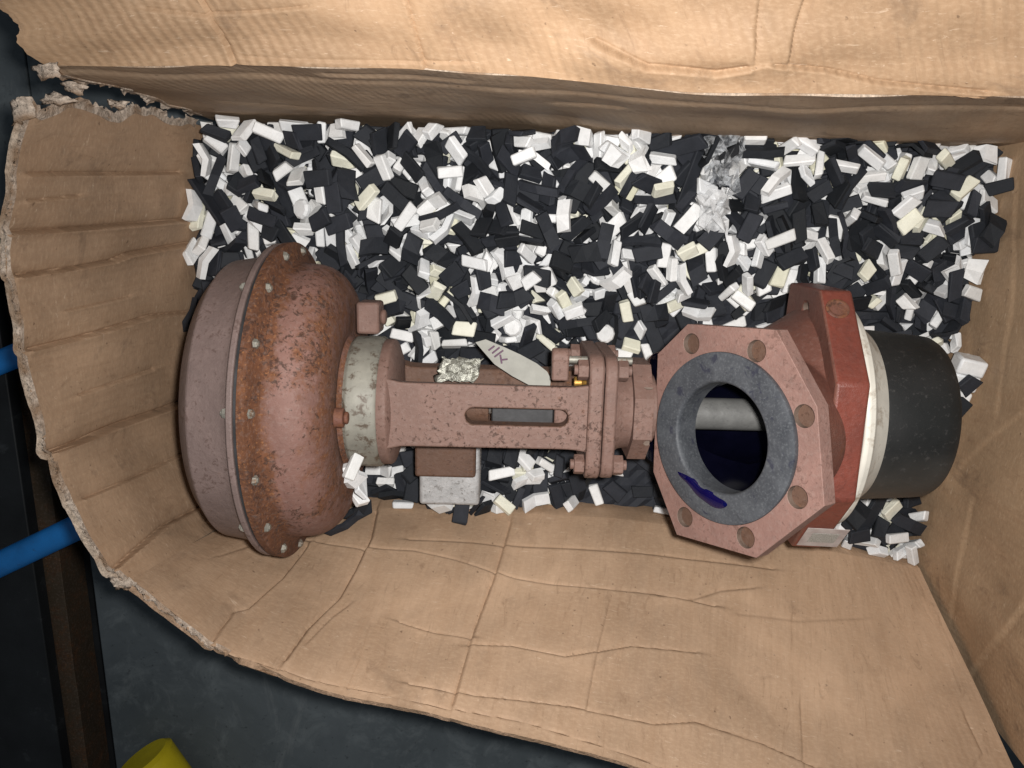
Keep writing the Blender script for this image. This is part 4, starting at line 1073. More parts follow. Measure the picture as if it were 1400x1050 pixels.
CHIP_DATA = [
49,1842,857,187,264,-248,179,51,-1825,448,201,-76,-45,715,35,4869,494,185,96,973,178,51,5413,-41,223,-105,75,527,43,4815,191,197,-95,-73,993,51,834,-305,182,42,-999,20,
45,406,-51,209,-535,-836,-57,45,1774,-97,175,18,86,-326,49,2034,518,97,-164,206,-790,45,-506,-144,155,40,276,861,51,575,906,275,-278,-258,161,49,-3446,267,73,-549,216,-421,
35,4859,-265,63,40,-185,408,35,2695,-19,170,855,516,4,51,-1142,-264,89,136,43,-797,51,-821,-326,76,149,-135,927,51,684,757,240,-142,894,381,35,-2168,517,188,126,1,-991,
45,-847,-1015,63,-921,300,-209,35,-2257,1008,203,263,-24,25,15,594,105,180,86,-138,-701,51,-1605,-245,4,-189,122,46,51,2166,-502,30,-573,-800,-95,39,5156,-667,96,-678,-734,-35,
51,1713,-1020,-124,944,51,294,17,5406,-503,18,-190,-243,602,45,-1294,307,140,86,-18,-370,35,-2012,304,165,692,718,61,15,1209,-610,29,135,304,-883,49,1713,-1253,-386,5,2,837,
15,-3641,215,122,-465,367,-660,35,3234,-365,81,215,-951,220,35,2971,-556,-53,-57,-23,540,35,-1131,-621,51,447,891,-79,39,3264,-13,158,-760,650,-1,45,1062,-180,76,-65,5,622,
55,2761,793,199,112,244,-963,55,-3327,548,144,-841,-492,-17,39,-18,398,194,-254,46,-730,17,1136,759,203,120,-284,912,51,4340,-3555,-21,-227,90,435,37,-3183,79,112,-531,-761,-16,
45,997,280,177,377,53,353,51,5022,-967,-184,-33,-304,-846,55,297,401,242,-198,-104,970,35,1568,-310,78,-82,986,8,51,-876,733,211,-675,-705,-216,55,-1836,770,198,192,248,908,
15,2004,88,181,-35,-50,417,15,-915,218,162,-316,906,266,35,2612,456,162,-450,885,-23,45,5011,-3681,-18,19,42,-223,45,3240,457,134,714,637,-288,35,-1975,21,143,104,-21,-983,
51,4014,-105,4,672,-730,-82,37,4161,391,134,957,-28,-35,21,2944,482,190,-358,-4,395,39,-2851,92,115,177,958,-212,37,4755,-506,-39,-889,212,-236,33,4511,48,157,-210,-201,352,
43,4275,-106,89,441,-359,-190,51,-245,-893,114,-968,186,157,17,1421,693,207,-418,-98,734,45,5069,651,74,315,-263,-877,35,-1109,639,230,272,-252,-347,55,1480,-179,80,-271,-192,-61,
5,4018,739,127,-857,278,-169,55,-556,256,152,-305,-943,17,51,714,390,133,-138,-90,-188,35,-1466,903,178,688,-543,-482,37,-700,-555,66,934,306,181,41,5472,424,180,302,136,-926,
49,762,412,57,-38,-29,-824,35,-1229,418,92,-980,188,-56,5,-2686,1010,165,1,108,-194,43,3578,576,223,-512,-422,681,9,-621,812,222,449,826,325,9,4577,624,92,547,-831,-5,
39,734,-27,126,-901,-366,-1,15,308,-3394,-51,-981,-100,156,37,581,-411,157,165,166,960,15,2262,-1016,-184,912,-125,208,37,-2184,63,160,-29,-228,210,53,-3236,996,252,-211,192,-134,
35,-1178,875,209,-872,-348,-319,9,4443,207,177,-887,-391,-11,37,-1598,509,121,-957,-220,110,5,3029,-145,254,80,-212,230,43,-1381,-449,-22,293,-890,84,21,-3518,-421,105,139,-351,-764,
29,-1636,312,182,915,343,192,15,2514,-285,81,-277,319,-655,49,-62,-876,0,34,-13,207,43,1505,458,201,337,219,-241,39,4340,-707,-117,433,143,-835,49,4550,-3607,-89,-826,-554,38,
55,3726,-134,33,-584,-781,-214,39,-43,701,131,-347,-893,68,55,1619,292,95,19,-983,156,55,-854,472,176,117,-131,856,41,3491,130,118,761,-628,117,41,3476,372,133,86,77,-949,
55,681,570,162,2,-341,-822,1,-1572,-2331,1720,146,244,488,53,5226,238,123,33,-59,-766,53,5092,2,111,-368,852,351,5,4433,-427,63,-686,546,-137,15,-3451,711,183,-559,505,-430,
25,5105,420,129,-357,905,-222,5,-1201,107,194,169,-41,445,5,-3105,744,129,-681,-537,365,43,1549,76,109,374,224,487,35,3667,365,177,-302,-504,361,45,446,-1225,-193,-239,-343,858,
37,-338,-17,181,555,-710,413,35,226,-1475,-89,215,-930,178,41,208,578,129,-59,-938,236,41,1641,907,180,-946,-150,-288,53,5283,-980,110,-136,-113,-794,9,-2962,1035,144,776,511,-98,
37,2283,-121,130,-412,899,-74,55,-412,701,176,299,853,390,33,-571,-1200,12,32,37,998,41,-2958,458,183,-110,934,-296,43,1380,-10,76,337,163,256,1,-1430,643,177,-57,-301,753,
5,3228,714,96,-160,354,921,15,-405,316,143,-227,469,-98,45,-119,802,111,787,-566,-222,9,-1549,188,143,-163,-128,649,55,-823,135,193,322,-54,210,21,-797,-31,166,434,398,250,
55,-2604,322,17,-28,-152,784,37,4164,-251,62,13,253,-190,37,1338,-3373,-380,-21,11,-361,45,4279,25,112,467,614,613,17,5312,768,65,-226,-191,-95,47,5269,-1793,405,106,-94,416,
5,2973,354,140,95,211,-953,1,136,752,204,-34,-54,177,39,-106,153,185,-342,-41,804,11,1692,729,138,846,-137,110,15,-113,-417,57,143,258,811,43,5380,-215,196,-37,97,48,
37,4401,-3846,-30,47,80,72,11,3643,-288,10,764,-563,171,55,-1965,-211,52,94,-12,-697,43,398,406,187,288,-235,-711,51,-208,-2831,-93,205,128,-739,5,-433,-421,193,-972,88,-213,
55,782,-1146,-84,986,49,-155,41,4573,-153,107,976,-15,28,1,-679,583,225,140,59,30,45,3796,218,-12,-969,-179,-169,21,2023,-615,-18,-270,-537,625,43,289,-567,134,-987,94,-95,
53,-2839,819,104,775,-597,-84,39,3838,-483,-54,187,976,9,39,257,-53,137,-965,153,211,47,-66,-842,102,-13,220,-16,49,3118,-9,74,-868,448,-89,55,3817,411,137,253,-423,-751,
55,-1407,-741,-59,917,-362,-130,41,4663,-3741,-27,776,527,-111,35,-607,-3356,329,-131,-257,-706,33,1703,395,169,-883,-6,224,37,-1356,-134,103,364,198,-796,5,-3006,-130,6,33,380,646,
43,-1251,-3236,-73,-274,-197,-703,15,-1124,-1122,-103,14,559,-637,35,4503,438,114,416,55,-42,35,2472,-932,-270,-152,-165,-583,37,-1319,963,160,-429,-247,633,43,196,247,177,228,501,821,
39,575,-3353,-153,201,111,789,41,-45,-170,141,26,354,-931,5,2810,679,151,-36,748,631,51,974,-455,-52,-78,-910,398,11,5541,594,101,-193,170,-713,11,1186,-304,88,-553,-303,545,
57,-2385,185,110,-268,-26,930,45,-422,-1473,-28,127,-248,960,37,820,-3165,-134,790,-578,-178,53,898,336,253,119,-354,-786,55,4632,-920,-271,-235,-617,543,51,-565,-950,-66,6,-153,-536,
47,2714,239,163,-241,-199,-804,27,4384,627,95,425,99,654,47,-386,995,153,14,929,-341,33,3158,-580,-47,818,535,-105,5,-3493,10,-5,32,256,-812,47,2,-361,124,-110,301,29,
9,-2420,541,118,652,613,-322,11,-99,-1090,-1,-896,-278,-44,3,736,-993,-14,-30,205,-960,27,-2781,348,172,487,-135,-26,17,42,-590,60,-335,249,-888,37,3562,850,164,505,264,-239,
13,-3120,1111,221,157,-320,930,47,-591,-745,39,-39,229,-949,1,-1655,769,184,-384,-751,501,19,4815,-15,112,40,898,322,55,2025,336,173,-283,58,388,1,2778,-881,-126,937,-315,138,
11,4055,546,69,-48,887,-459,5,-134,-3013,-13,-118,-220,-964,31,2029,-293,94,-891,-282,-5,17,788,948,153,360,30,930,45,-1447,-993,-79,325,-189,-921,55,-2386,730,81,-975,-201,-2,
7,-307,428,215,-283,231,-432,47,-1611,984,96,84,90,-348,47,-320,-613,120,-278,189,-638,25,4806,-3517,-96,-934,-299,193,41,4546,-288,53,-984,88,-89,3,-3278,899,180,-163,121,-332,
1,3254,874,185,182,802,517,41,3521,-381,-28,442,679,303,45,-1138,-1440,-27,-572,627,-316,31,4157,-521,-13,-195,-59,-897,3,-1812,1080,197,271,-651,639,15,-1687,-3041,-240,-970,1,-243,
45,3009,-100,122,-439,-792,327,41,1078,-1110,-116,318,-907,-23,41,-291,791,121,-30,440,-474,53,4757,-741,-128,429,-118,-343,9,-3707,-297,51,-558,137,-748,33,-1894,710,101,-900,154,98,
1,1873,-490,3,-344,-474,537,27,4855,723,121,-886,282,287,7,5373,-767,63,-159,-982,12,41,-3292,272,67,192,-200,-438,41,1670,-761,16,-282,257,-746,15,-429,-747,64,-191,345,-682,
7,-935,-1,241,189,-399,-897,5,967,863,90,-611,650,-293,47,-2431,933,203,-2,914,241,9,167,-2848,-74,822,-409,71,37,-2676,742,137,-220,869,3,45,-1674,-640,-199,-653,606,432,
27,1380,-1016,-230,92,-90,782,41,-6,-2791,-33,-634,747,-198,1,2340,-386,-35,-210,-203,706,47,974,-994,-205,113,2,-994,55,4404,-1077,-381,5,-38,999,51,5198,-1188,-35,-274,630,-721,
27,-97,-3367,119,-372,127,-336,19,-883,1028,204,299,-822,-290,55,1383,533,147,168,-253,-845,13,-2573,604,144,146,24,284,35,189,-1300,-117,-40,475,-606,7,211,-614,195,-314,937,44,
35,2212,-905,-184,793,-184,150,3,1426,967,230,370,57,924,1,2781,-669,-44,577,478,628,1,4864,-3851,24,-102,83,26,45,4006,-399,-89,827,-560,36,19,4716,-900,-122,-343,-288,837,
55,-1925,-3334,800,331,55,276,1,1762,-341,52,-647,756,32,29,-2497,804,163,-617,-101,-331,43,-3458,-421,43,65,-314,-647,5,-689,-1396,-82,69,508,-855,39,1172,-904,-173,138,373,-622,
17,-1965,986,84,-294,-274,91,11,3614,-512,-31,18,101,697,31,1480,-1449,-334,-117,-914,387,55,3798,-80,66,458,377,715,39,3192,-910,-200,211,317,38,41,2438,-740,-245,-223,-373,-891,
1,168,-315,60,-292,-870,32,47,5019,-541,-26,821,-559,-114,1,4112,297,92,-6,433,888,39,-205,-3173,-8,-48,629,726,57,1135,-1283,-177,-155,954,-95,41,1693,-3383,-372,13,-25,-1000,
35,5236,-992,31,970,-138,-10,47,-2774,-67,91,-970,185,-159,45,-3240,-234,11,554,-163,333,57,9,-1185,-64,680,727,51,1,-1331,-1304,-190,985,-128,-112,33,-900,-757,-44,-833,-429,-283,
5,3455,669,98,-701,-368,507,45,-2021,-386,-88,381,831,405,1,3734,644,153,449,-163,-36,53,2444,-476,21,-450,-793,201,9,1724,521,91,30,-82,339,17,-1471,188,112,419,812,180,
31,748,-708,-54,-348,-248,833,35,5321,-123,139,787,-606,-78,37,-2892,736,47,-185,65,-556,11,5089,-4095,-12,-655,523,-253,9,1200,3,5,-56,-180,361,43,2187,800,212,-432,594,-609,
3,-1026,-489,46,-132,434,582,27,-1478,-831,6,91,136,-976,53,2957,196,175,57,704,-659,49,5226,659,12,-321,906,-244,41,1951,562,31,-884,-404,42,9,5438,267,53,945,-220,-198,
19,-203,312,170,330,-410,-843,47,-1608,-83,-74,-598,-794,-53,1,1720,-587,-75,398,-94,-438,39,1062,660,163,-287,-257,-922,45,-3779,-1020,54,271,661,216,3,2908,-224,104,239,102,894,
53,2599,-586,-47,127,-322,425,19,-2380,-36,37,-909,81,101,39,5402,116,103,-14,313,-370,23,3296,558,150,27,364,670,35,1373,-1219,-385,0,-10,489,7,-3595,-214,45,528,683,-21,
35,4157,-910,-148,255,154,-3,17,-1642,-2503,1600,368,74,221,21,192,-3129,-56,-48,-941,-248,55,3816,722,143,-824,425,253,1,1095,-3410,-371,-32,-10,817,53,585,-2934,-48,26,-74,-733,
21,262,913,68,263,427,-861,35,-1228,-3026,-155,-296,122,371,9,-553,101,115,494,-251,-62,27,1270,550,97,-314,432,-795,1,-1874,-354,-22,189,-245,-480,45,3101,-91,157,309,364,742,
1,1003,471,132,165,-51,-342,51,3132,-1001,-380,-55,59,-987,15,4370,-314,-24,538,-759,-174,7,4529,340,127,99,398,-883,55,1835,-751,-98,-14,10,348,35,4638,867,154,890,56,-295,
35,-3091,484,52,-35,378,464,11,3299,-647,-110,409,-610,-533,3,523,-977,-86,561,-113,-509,35,4124,-172,18,-44,232,-466,51,-2799,463,78,703,336,626,35,-1182,-914,-173,-214,-972,77,
7,304,-3037,-57,818,156,-228,9,-2443,313,14,81,136,-592,19,-964,416,169,-673,99,-595,51,-496,544,22,-319,-321,302,43,-201,-15,136,887,-168,217,1,3085,873,155,-785,-290,-517,
45,-1479,-3374,-166,-123,883,441,41,-328,-1317,-42,-155,-128,979,43,1476,-649,-79,-512,-758,209,51,4520,825,73,-155,533,741,45,2600,16,37,178,323,842,27,614,-867,-65,-15,340,-442,
43,-1255,-2895,-301,87,-993,-25,53,4663,-1194,-290,-736,205,-209,23,1270,897,167,552,65,-613,35,-1308,-1144,-141,-562,645,435,47,4163,-787,-243,347,845,87,41,-3560,606,43,-493,-349,734,
13,121,909,139,932,-84,342,19,4716,-4088,-96,339,-29,-81,41,829,-115,44,-646,48,422,41,1323,267,-52,-110,324,534,51,3468,-593,-23,625,-671,-122,37,3270,186,52,226,65,512,
7,-3123,237,22,920,-334,163,15,-831,-1079,-67,-236,922,-134,55,4250,-436,-91,318,772,491,17,5167,-511,-13,-180,136,-923,55,-626,-940,75,263,695,594,51,1952,-3404,-324,-99,-225,723,
37,1593,-701,-9,-281,-874,90,41,-1857,986,38,647,-750,102,23,5383,-1398,-140,-584,382,-625,39,206,-175,73,215,570,-788,5,-2407,1064,148,-956,63,0,55,2886,-924,-263,-351,933,-50,
35,5152,-969,-51,15,193,826,39,1726,-2990,-385,5,-7,947,9,2175,403,219,-140,-954,162,15,-904,-3313,226,264,395,-864,1,2884,-333,-6,-757,-588,204,45,-2746,264,46,469,-302,-143,
3,2679,942,216,74,564,-821,43,355,-3215,-209,688,710,-52,45,1226,-1269,-271,-397,365,-635,37,-8,881,77,-217,-772,224,7,3889,95,61,61,638,-332,1,2592,-778,-157,60,606,-537,
47,3180,-1064,-277,-976,-53,208,41,4087,100,98,-567,-226,-488,21,399,-969,-191,504,211,-126,47,-333,-3400,140,213,383,-171,35,357,-1528,-198,-80,89,952,45,-725,-1247,-162,-222,-128,967,
35,-2187,-400,-156,494,867,15,13,-939,-1355,-164,-165,244,-605,37,2723,488,121,-962,246,-111,29,-3618,108,33,719,669,-34,43,751,-1224,-204,931,12,-346,55,-1599,-413,-11,-689,120,300,
35,-3476,-156,-122,735,-443,321,5,167,44,84,722,648,168,51,-707,-154,-31,14,-359,-933,41,5109,-3435,-196,38,-959,150,13,5162,-3608,-87,522,-204,-818,1,-3306,-83,-59,276,1,-640,
37,354,731,35,196,116,-925,39,-2602,-130,85,-874,462,-121,7,2710,-412,-51,-201,209,-342,23,-2988,860,142,-455,-16,-754,9,-1363,-3421,-41,687,-61,80,3,749,-3464,-166,792,186,-527,
13,4991,-4100,-96,-122,169,163,47,-3238,-380,107,-123,208,23,11,1755,24,94,411,-356,-723,41,-1406,-3199,-211,-781,601,-126,41,2126,-1169,-372,4,28,825,15,5172,-674,-65,769,391,112,
13,-2160,353,100,-712,646,-195,21,-2333,124,-6,-89,-344,349,11,4771,679,14,-158,-369,-732,53,82,-3318,-29,279,-650,-518,35,673,-2866,-122,-158,-179,392,53,2364,766,281,110,202,-919,
53,4897,-709,-68,-596,-338,-643,23,1585,-1252,-351,-57,-388,482,5,4562,-543,-81,-715,-671,11,35,114,1007,144,-312,-571,-655,35,-1647,-3333,-250,-297,880,355,9,-623,498,82,-555,654,-423,
3,419,-2931,-129,-63,-641,677,9,-1580,-2611,1450,127,633,443,7,-1794,-190,-38,-365,-796,256,45,2442,201,129,-396,180,131,39,5213,-67,-31,-318,24,279,51,4810,-3829,-103,49,-57,433,
37,4026,813,78,-845,352,-131,7,-1010,970,137,-390,-15,498,19,5477,524,-13,336,756,95,53,928,-1241,-219,50,51,846,47,-2302,884,122,91,-320,-938,45,3767,-626,-113,958,263,44,
11,-2229,-99,-9,-501,624,-383,11,1154,201,21,428,265,-413,5,5066,824,-131,-256,840,396,43,515,745,112,861,267,-430,5,4197,729,44,-418,99,806,47,4862,287,98,-303,135,782,
11,-1032,-67,98,225,860,-418,41,623,-727,-148,880,-229,-151,41,-688,900,114,-23,221,-926,27,1953,-950,-214,937,147,-303,53,-258,160,155,383,440,-629,37,-2696,107,-55,97,-16,-617,
45,4408,129,55,-508,-831,5,5,4553,-3958,-147,135,775,-450,1,1115,-774,-151,-975,-114,121,35,2434,-282,-111,84,25,-985,29,423,-1395,-199,539,-432,8,45,-71,-3213,-136,-247,12,-547,
45,1092,438,31,241,33,-537,39,1426,-973,-296,131,-31,46,11,5169,-1073,-174,-805,-370,260,53,-384,925,107,-283,863,-416,5,-1206,62,87,94,-977,-188,45,5014,-1069,-246,-807,-513,291,
5,2734,-1206,-374,-10,10,209,7,-1607,-3218,-258,-926,8,-17,55,-120,-143,9,-199,287,-935,5,-1048,-1638,-155,-186,-90,322,37,-2740,954,62,-103,-146,750,5,-624,1040,10,-177,694,664,
11,1692,-1574,-360,-21,15,815,37,5256,-1222,-178,-3,-236,-852,51,3798,-483,77,-727,-339,156,23,-3005,601,99,-914,-111,-388,27,-849,-542,-68,159,-405,853,7,-1656,-2849,1200,76,457,761,
37,-2481,471,93,824,310,-184,41,5243,-391,-180,-57,-395,916,7,1501,-845,-204,-152,28,861,1,1408,-339,-51,-54,-961,217,9,3746,-24,-29,244,54,-665,37,184,380,78,94,983,148,
21,244,724,116,-668,85,-180,43,4582,-1253,-382,5,-7,-991,39,-1508,-640,-126,379,-897,-184,1,-1788,-82,-147,-150,-562,525,41,590,-3126,-162,507,1,203,47,754,-3272,-209,-983,-148,73,
5,-2858,222,86,453,534,-674,39,986,-333,27,4,47,885,41,681,-267,96,-81,146,-188,37,-2128,689,-144,-31,-44,-904,17,-288,-3304,-4,267,-257,913,19,3452,-109,-38,-782,201,39,
37,939,-33,-85,-169,-74,895,23,-1365,-288,-29,-184,404,587,45,2761,866,88,-20,393,904,23,-45,-1350,-169,696,42,32,21,1369,-591,-120,-18,-259,772,25,4705,59,40,274,278,397,
43,2011,725,-4,-407,-890,-118,41,781,-499,-115,-873,198,267,51,-1193,253,48,982,119,-58,47,5190,-2039,417,296,943,136,5,5296,-83,63,-102,30,-725,1,812,-838,-213,275,423,-742,
55,2878,-501,-125,233,-972,-6,19,-291,-413,135,13,169,-814,33,1304,405,14,205,-312,-170,5,-2112,-81,-27,197,-172,653,45,4793,386,-36,-484,-788,191,5,-1198,988,146,11,-352,270,
19,-1258,667,72,-474,579,-650,35,-2956,407,35,-358,535,-648,41,2882,672,50,671,725,40,19,2057,-808,-204,-541,202,265,1,4848,-988,-227,726,-532,-404,11,5284,-174,-28,-255,683,-681,
13,-1078,-1329,-123,147,910,180,45,3225,335,4,-214,156,-937,9,251,-1187,-224,-904,40,-397,47,4737,-1001,-241,122,335,203,41,-2223,871,9,37,-17,-423,3,424,-576,56,-559,-813,-161,
11,5142,-3989,-85,486,-193,656,37,1545,-691,-58,702,-579,-323,7,1384,-1577,-365,-12,12,993,37,-3058,-169,-73,-295,-915,274,51,-819,-1621,-200,-170,-355,748,31,5091,60,17,-820,492,235,
55,-405,-215,25,-957,-126,178,45,933,-3289,-302,552,-718,-392,53,2281,-867,-317,44,183,-728,9,2990,-667,-117,-750,638,-171,17,-1040,-802,-60,-390,-440,234,43,-3561,-666,-26,91,-74,978,
17,1079,909,23,-229,-115,963,31,4101,869,43,345,-304,195,19,-1397,716,86,-375,-352,170,45,1825,79,-7,611,536,338,39,2795,46,-19,-57,64,957,45,392,188,-50,-918,144,-257,
17,-37,137,84,-180,-257,762,5,1125,806,157,167,-207,930,31,4391,-900,-305,669,-306,650,7,364,976,-2,-635,-92,-219,1,1981,-3621,-322,-61,726,673,51,-1858,-3266,500,439,132,395,
1,367,-219,-60,-149,-67,-841,11,541,-824,-128,627,76,-455,35,4229,797,-101,963,31,218,7,147,-1185,-157,-616,-613,198,19,1544,583,113,464,-843,-183,39,-623,-551,26,-477,864,-33,
1,4030,469,5,862,247,-64,51,566,534,-76,72,40,-994,35,3368,-950,-304,171,-348,-628,45,578,-526,-76,607,130,-579,11,4551,-871,-360,-8,25,399,1,1410,909,121,-321,-879,160,
53,566,-2744,-154,889,418,162,37,2454,-501,-102,159,-119,352,39,-1662,247,59,748,663,-33,53,-68,-68,82,905,-22,0,3,-1501,-3106,-340,-339,-75,116,25,-766,-816,-83,206,-600,-663,
37,1456,-496,-159,207,954,212,35,2015,67,90,47,-137,-832,37,3528,158,31,742,649,-111,43,-1404,-498,-66,-339,-127,-918,51,3814,728,27,-488,-829,-227,57,1006,-593,-162,-229,386,316,
35,3921,-639,-187,-489,871,35,51,-2273,566,52,732,493,312,49,705,-255,8,-87,156,-53,35,-3248,900,79,514,-841,-44,37,-941,916,106,240,-303,-921,35,4941,189,105,905,354,10,
53,4886,525,110,-850,-497,-152,11,-3374,510,16,-333,-927,-49,37,-136,922,35,-677,-702,66,9,1520,151,13,-198,279,-939,17,-2924,60,-12,-147,95,-345,1,5007,721,-27,-174,946,268,
33,359,-828,-243,-321,235,134,37,-2331,-169,-125,152,-359,904,29,2173,-268,2,89,-105,285,43,-1945,255,104,-459,884,3,53,5080,-450,-137,-425,-163,-257,39,-245,-1216,-170,194,98,-736,
45,1139,-360,-23,445,867,201,23,-741,986,37,-890,24,-243,39,-430,-3354,183,-62,605,-542,37,3687,944,161,-272,-681,-635,9,-3402,702,31,-141,-936,-323,39,921,212,33,480,825,-10,
23,2635,-254,31,-922,120,-366,51,1775,-1066,-334,-255,124,-510,3,-1135,-1502,-191,-182,200,-880,27,122,-3059,-153,-953,68,127,43,-431,440,78,-805,-377,96,51,3525,441,11,78,163,94,
15,-322,-798,-133,-275,69,12,7,-2133,1021,80,-493,660,-360,5,445,-401,-49,-881,-440,-128,37,5003,-3642,-245,-772,-611,-81,57,-92,-763,-117,581,-708,-55,1,-1375,-1506,-221,-12,-1,249,
49,-1335,-1556,-297,25,13,-734,43,-1843,-3392,300,73,366,110,41,-163,-3050,-84,-93,-959,254,43,362,-749,-221,837,-357,-29,19,4335,-4019,-197,-850,106,515,21,778,-660,-197,107,805,-340,
45,4101,-612,-247,-193,-372,252,11,5387,-251,-16,136,-281,169,55,-817,526,69,-91,-161,617,5,2780,-940,-374,-14,-3,936,55,4634,176,77,441,-658,-536,41,-1295,-671,-222,-353,287,-891,
3,2734,-239,-97,-43,603,-789,7,-1603,-452,-221,-21,437,-832,39,-749,-1496,-218,60,-119,792,47,4946,-1284,-300,-403,912,61,19,-676,-224,-92,906,-26,115,17,-312,-405,53,-320,-926,-151,
35,-312,-2759,-141,221,-108,408,51,-1357,106,-56,-369,-67,109,27,-1463,-1132,-267,-310,-698,-339,19,-269,-621,-127,155,868,-455,45,-422,-3174,-156,-911,-357,104,21,-1184,720,-116,-893,-86,-115,
9,-766,526,-1,718,679,106,35,-7,108,-53,-907,-257,-20,1,-1922,-112,-68,-489,-814,-224,37,-3575,866,-114,709,-93,698,35,1859,601,-9,-398,-892,-138,37,1103,206,-90,388,-762,-115,
51,-1719,-410,-133,-543,-425,277,41,3500,59,-9,-148,31,29,35,85,-790,-67,100,-4,-438,35,653,-1201,-210,-258,237,-427,21,-1322,-102,-97,-116,-462,871,45,-329,-3242,-82,-472,275,88,
1,3519,-212,-207,-207,267,-910,13,313,-660,24,-806,562,51,19,-156,-3439,30,-224,-648,-684,37,-1961,-618,-380,-12,-21,928,39,4281,-3604,-64,-197,-157,-844,15,4222,650,-69,204,591,-743,
37,-272,-1174,-231,-600,-758,-254,3,387,82,106,-74,-694,-715,43,1966,-30,28,-65,-141,-766,37,3630,-27,-175,537,828,-140,49,3199,-534,-154,56,-88,-810,53,-3434,35,-97,-708,694,11,
1,1872,-902,-303,-281,-47,-925,51,5509,625,-206,117,-344,-654,37,-459,799,21,-388,-178,325,45,1110,-712,-269,864,-85,-251,35,3978,771,-99,-465,-337,663,29,3020,754,-22,-414,168,-633,
37,-633,-1608,-124,-442,-876,-49,7,-1129,612,97,-440,873,-204,31,3506,688,-30,-180,884,-368,45,-1948,-3347,-377,25,18,-101,23,-1681,864,14,82,996,-21,53,410,-2701,-177,-765,-387,460,
41,-2017,529,36,-324,796,-400,45,39,-391,-18,778,-524,-281,17,-2498,-202,-41,155,-185,424,3,5207,302,12,34,-71,-687,45,66,-3200,-221,1,-186,-172,37,4271,126,-68,229,-147,961,
25,4907,-136,-71,347,-896,-94,37,1671,56,35,-823,78,535,37,-3488,-724,16,89,-97,991,47,-1290,627,-9,-95,-958,205,45,-2998,726,6,-259,-956,89,45,674,-17,67,136,-962,-232,
51,-1526,-2867,-375,41,128,788,37,5077,-671,-144,547,-790,-241,9,33,-1126,-225,776,630,0,55,279,-2798,-208,-222,128,-627,41,2022,-142,-91,-910,-64,-361,23,4943,-1247,-375,46,13,-459,
37,-1558,-1382,-284,945,234,157,29,5040,-1421,-114,-316,872,364,41,-1919,-3185,-371,10,-15,995,9,4463,690,-32,600,388,607,45,1291,-650,-186,615,-387,-434,17,3986,305,-39,-497,863,-63,
55,3558,908,58,383,137,914,35,1046,-898,-273,415,-18,-17,35,-1967,51,-57,-329,922,205,37,-461,-1235,-246,-51,-104,795,51,5026,-3949,-113,-794,-420,15,39,4778,-800,-354,-438,847,-265,
15,2482,557,95,-74,-181,-888,17,3170,505,52,276,-926,-37,35,-2607,1,-184,143,-150,-974,23,-196,705,-11,146,-261,-652,47,799,219,-58,824,-356,-120,13,-1732,542,82,57,170,-501,
23,5295,-1462,-187,72,-882,190,3,-2626,1066,7,20,984,-23,53,292,-2659,-113,-478,537,-675,51,-8,-1545,-129,29,511,853,1,434,501,86,-60,-272,-460,55,-1199,-456,-47,793,555,217,
33,2800,-862,-216,883,-441,160,47,1862,389,-7,-547,-440,709,35,2762,-301,-179,-174,966,-191,5,-3154,-292,-227,-486,695,-161,41,4871,-337,-66,-128,865,-409,5,2749,696,-66,-686,191,120,
53,-164,-567,-190,-921,121,-118,45,4663,-1367,-201,-240,-283,77,5,-3112,404,-2,865,177,-303,37,-126,362,95,311,13,-183,37,-574,-584,-29,-817,557,-82,17,-1775,155,-200,-200,110,-447,
43,593,-3350,-228,-202,108,-890,35,-1826,-885,-385,-10,-1,-823,7,4573,-3400,-200,791,580,-190,47,-1626,678,64,225,44,-893,31,-712,6,8,-264,227,592,9,60,-915,-179,143,-50,-988,
15,-1678,-1254,-368,43,5,-962,23,2521,4,-25,-333,184,-573,35,-3177,102,-65,79,294,662,39,-1240,-3,-16,902,343,-133,55,2112,-541,-255,527,799,229,5,-2328,490,-126,556,581,428,
11,-262,-1363,-143,184,138,-891,39,-1182,926,45,-189,-307,748,41,5150,-160,-102,-126,24,-612,3,1782,100,-155,170,1,-567,3,-3408,506,-89,-126,106,-913,1,850,889,-14,625,773,69,
37,-3637,-845,-86,94,-148,-266,35,5306,-828,-14,-974,170,143,17,-2417,723,-205,-365,32,296,9,1612,-45,-124,141,238,241,1,168,-1331,-265,-952,27,191,15,335,-1044,-340,-649,276,-274,
31,-1132,-1062,-322,-53,359,118,47,-585,-394,-58,-950,233,26,41,4560,-4087,-306,-688,-57,-203,43,2893,228,-12,9,-60,973,39,4175,909,-66,190,726,-621,45,-2905,885,-51,-738,547,386,
53,797,-1463,-148,543,-518,-195,35,-1634,-44,-126,-629,-771,-25,35,4582,-551,-170,144,-115,979,1,198,-455,-115,858,-514,-14,17,2304,-599,-339,-67,-69,946,47,3795,524,48,-142,322,-321,
5,4820,-415,-176,182,861,-290,37,3400,162,-86,54,85,482,1,2212,664,101,-745,-397,386,33,1315,826,51,-780,606,-74,31,-3168,1044,116,481,-860,-27,7,-1037,-1318,-278,60,997,41,
37,-623,267,12,-114,149,949,35,1742,-401,-236,871,372,-309,43,1144,620,-20,295,77,744,9,5386,348,-99,767,395,484,51,2383,-52,34,284,-35,-823,35,-1627,-944,-287,33,80,-522,
35,-215,-253,-96,-275,-133,280,41,-406,-1663,-116,-535,-243,218,37,-73,-1163,-163,-97,-52,732,35,4131,69,-155,-122,240,-683,51,434,384,34,845,504,93,37,-30,-2858,-153,44,-54,817,
17,3186,-1238,-392,-31,90,-969,47,4209,204,-90,-956,74,261,11,-579,840,32,457,-825,-221,13,-439,139,-2,-167,373,-765,19,2807,50,77,253,-699,-624,39,4550,-676,-274,-88,-192,946,
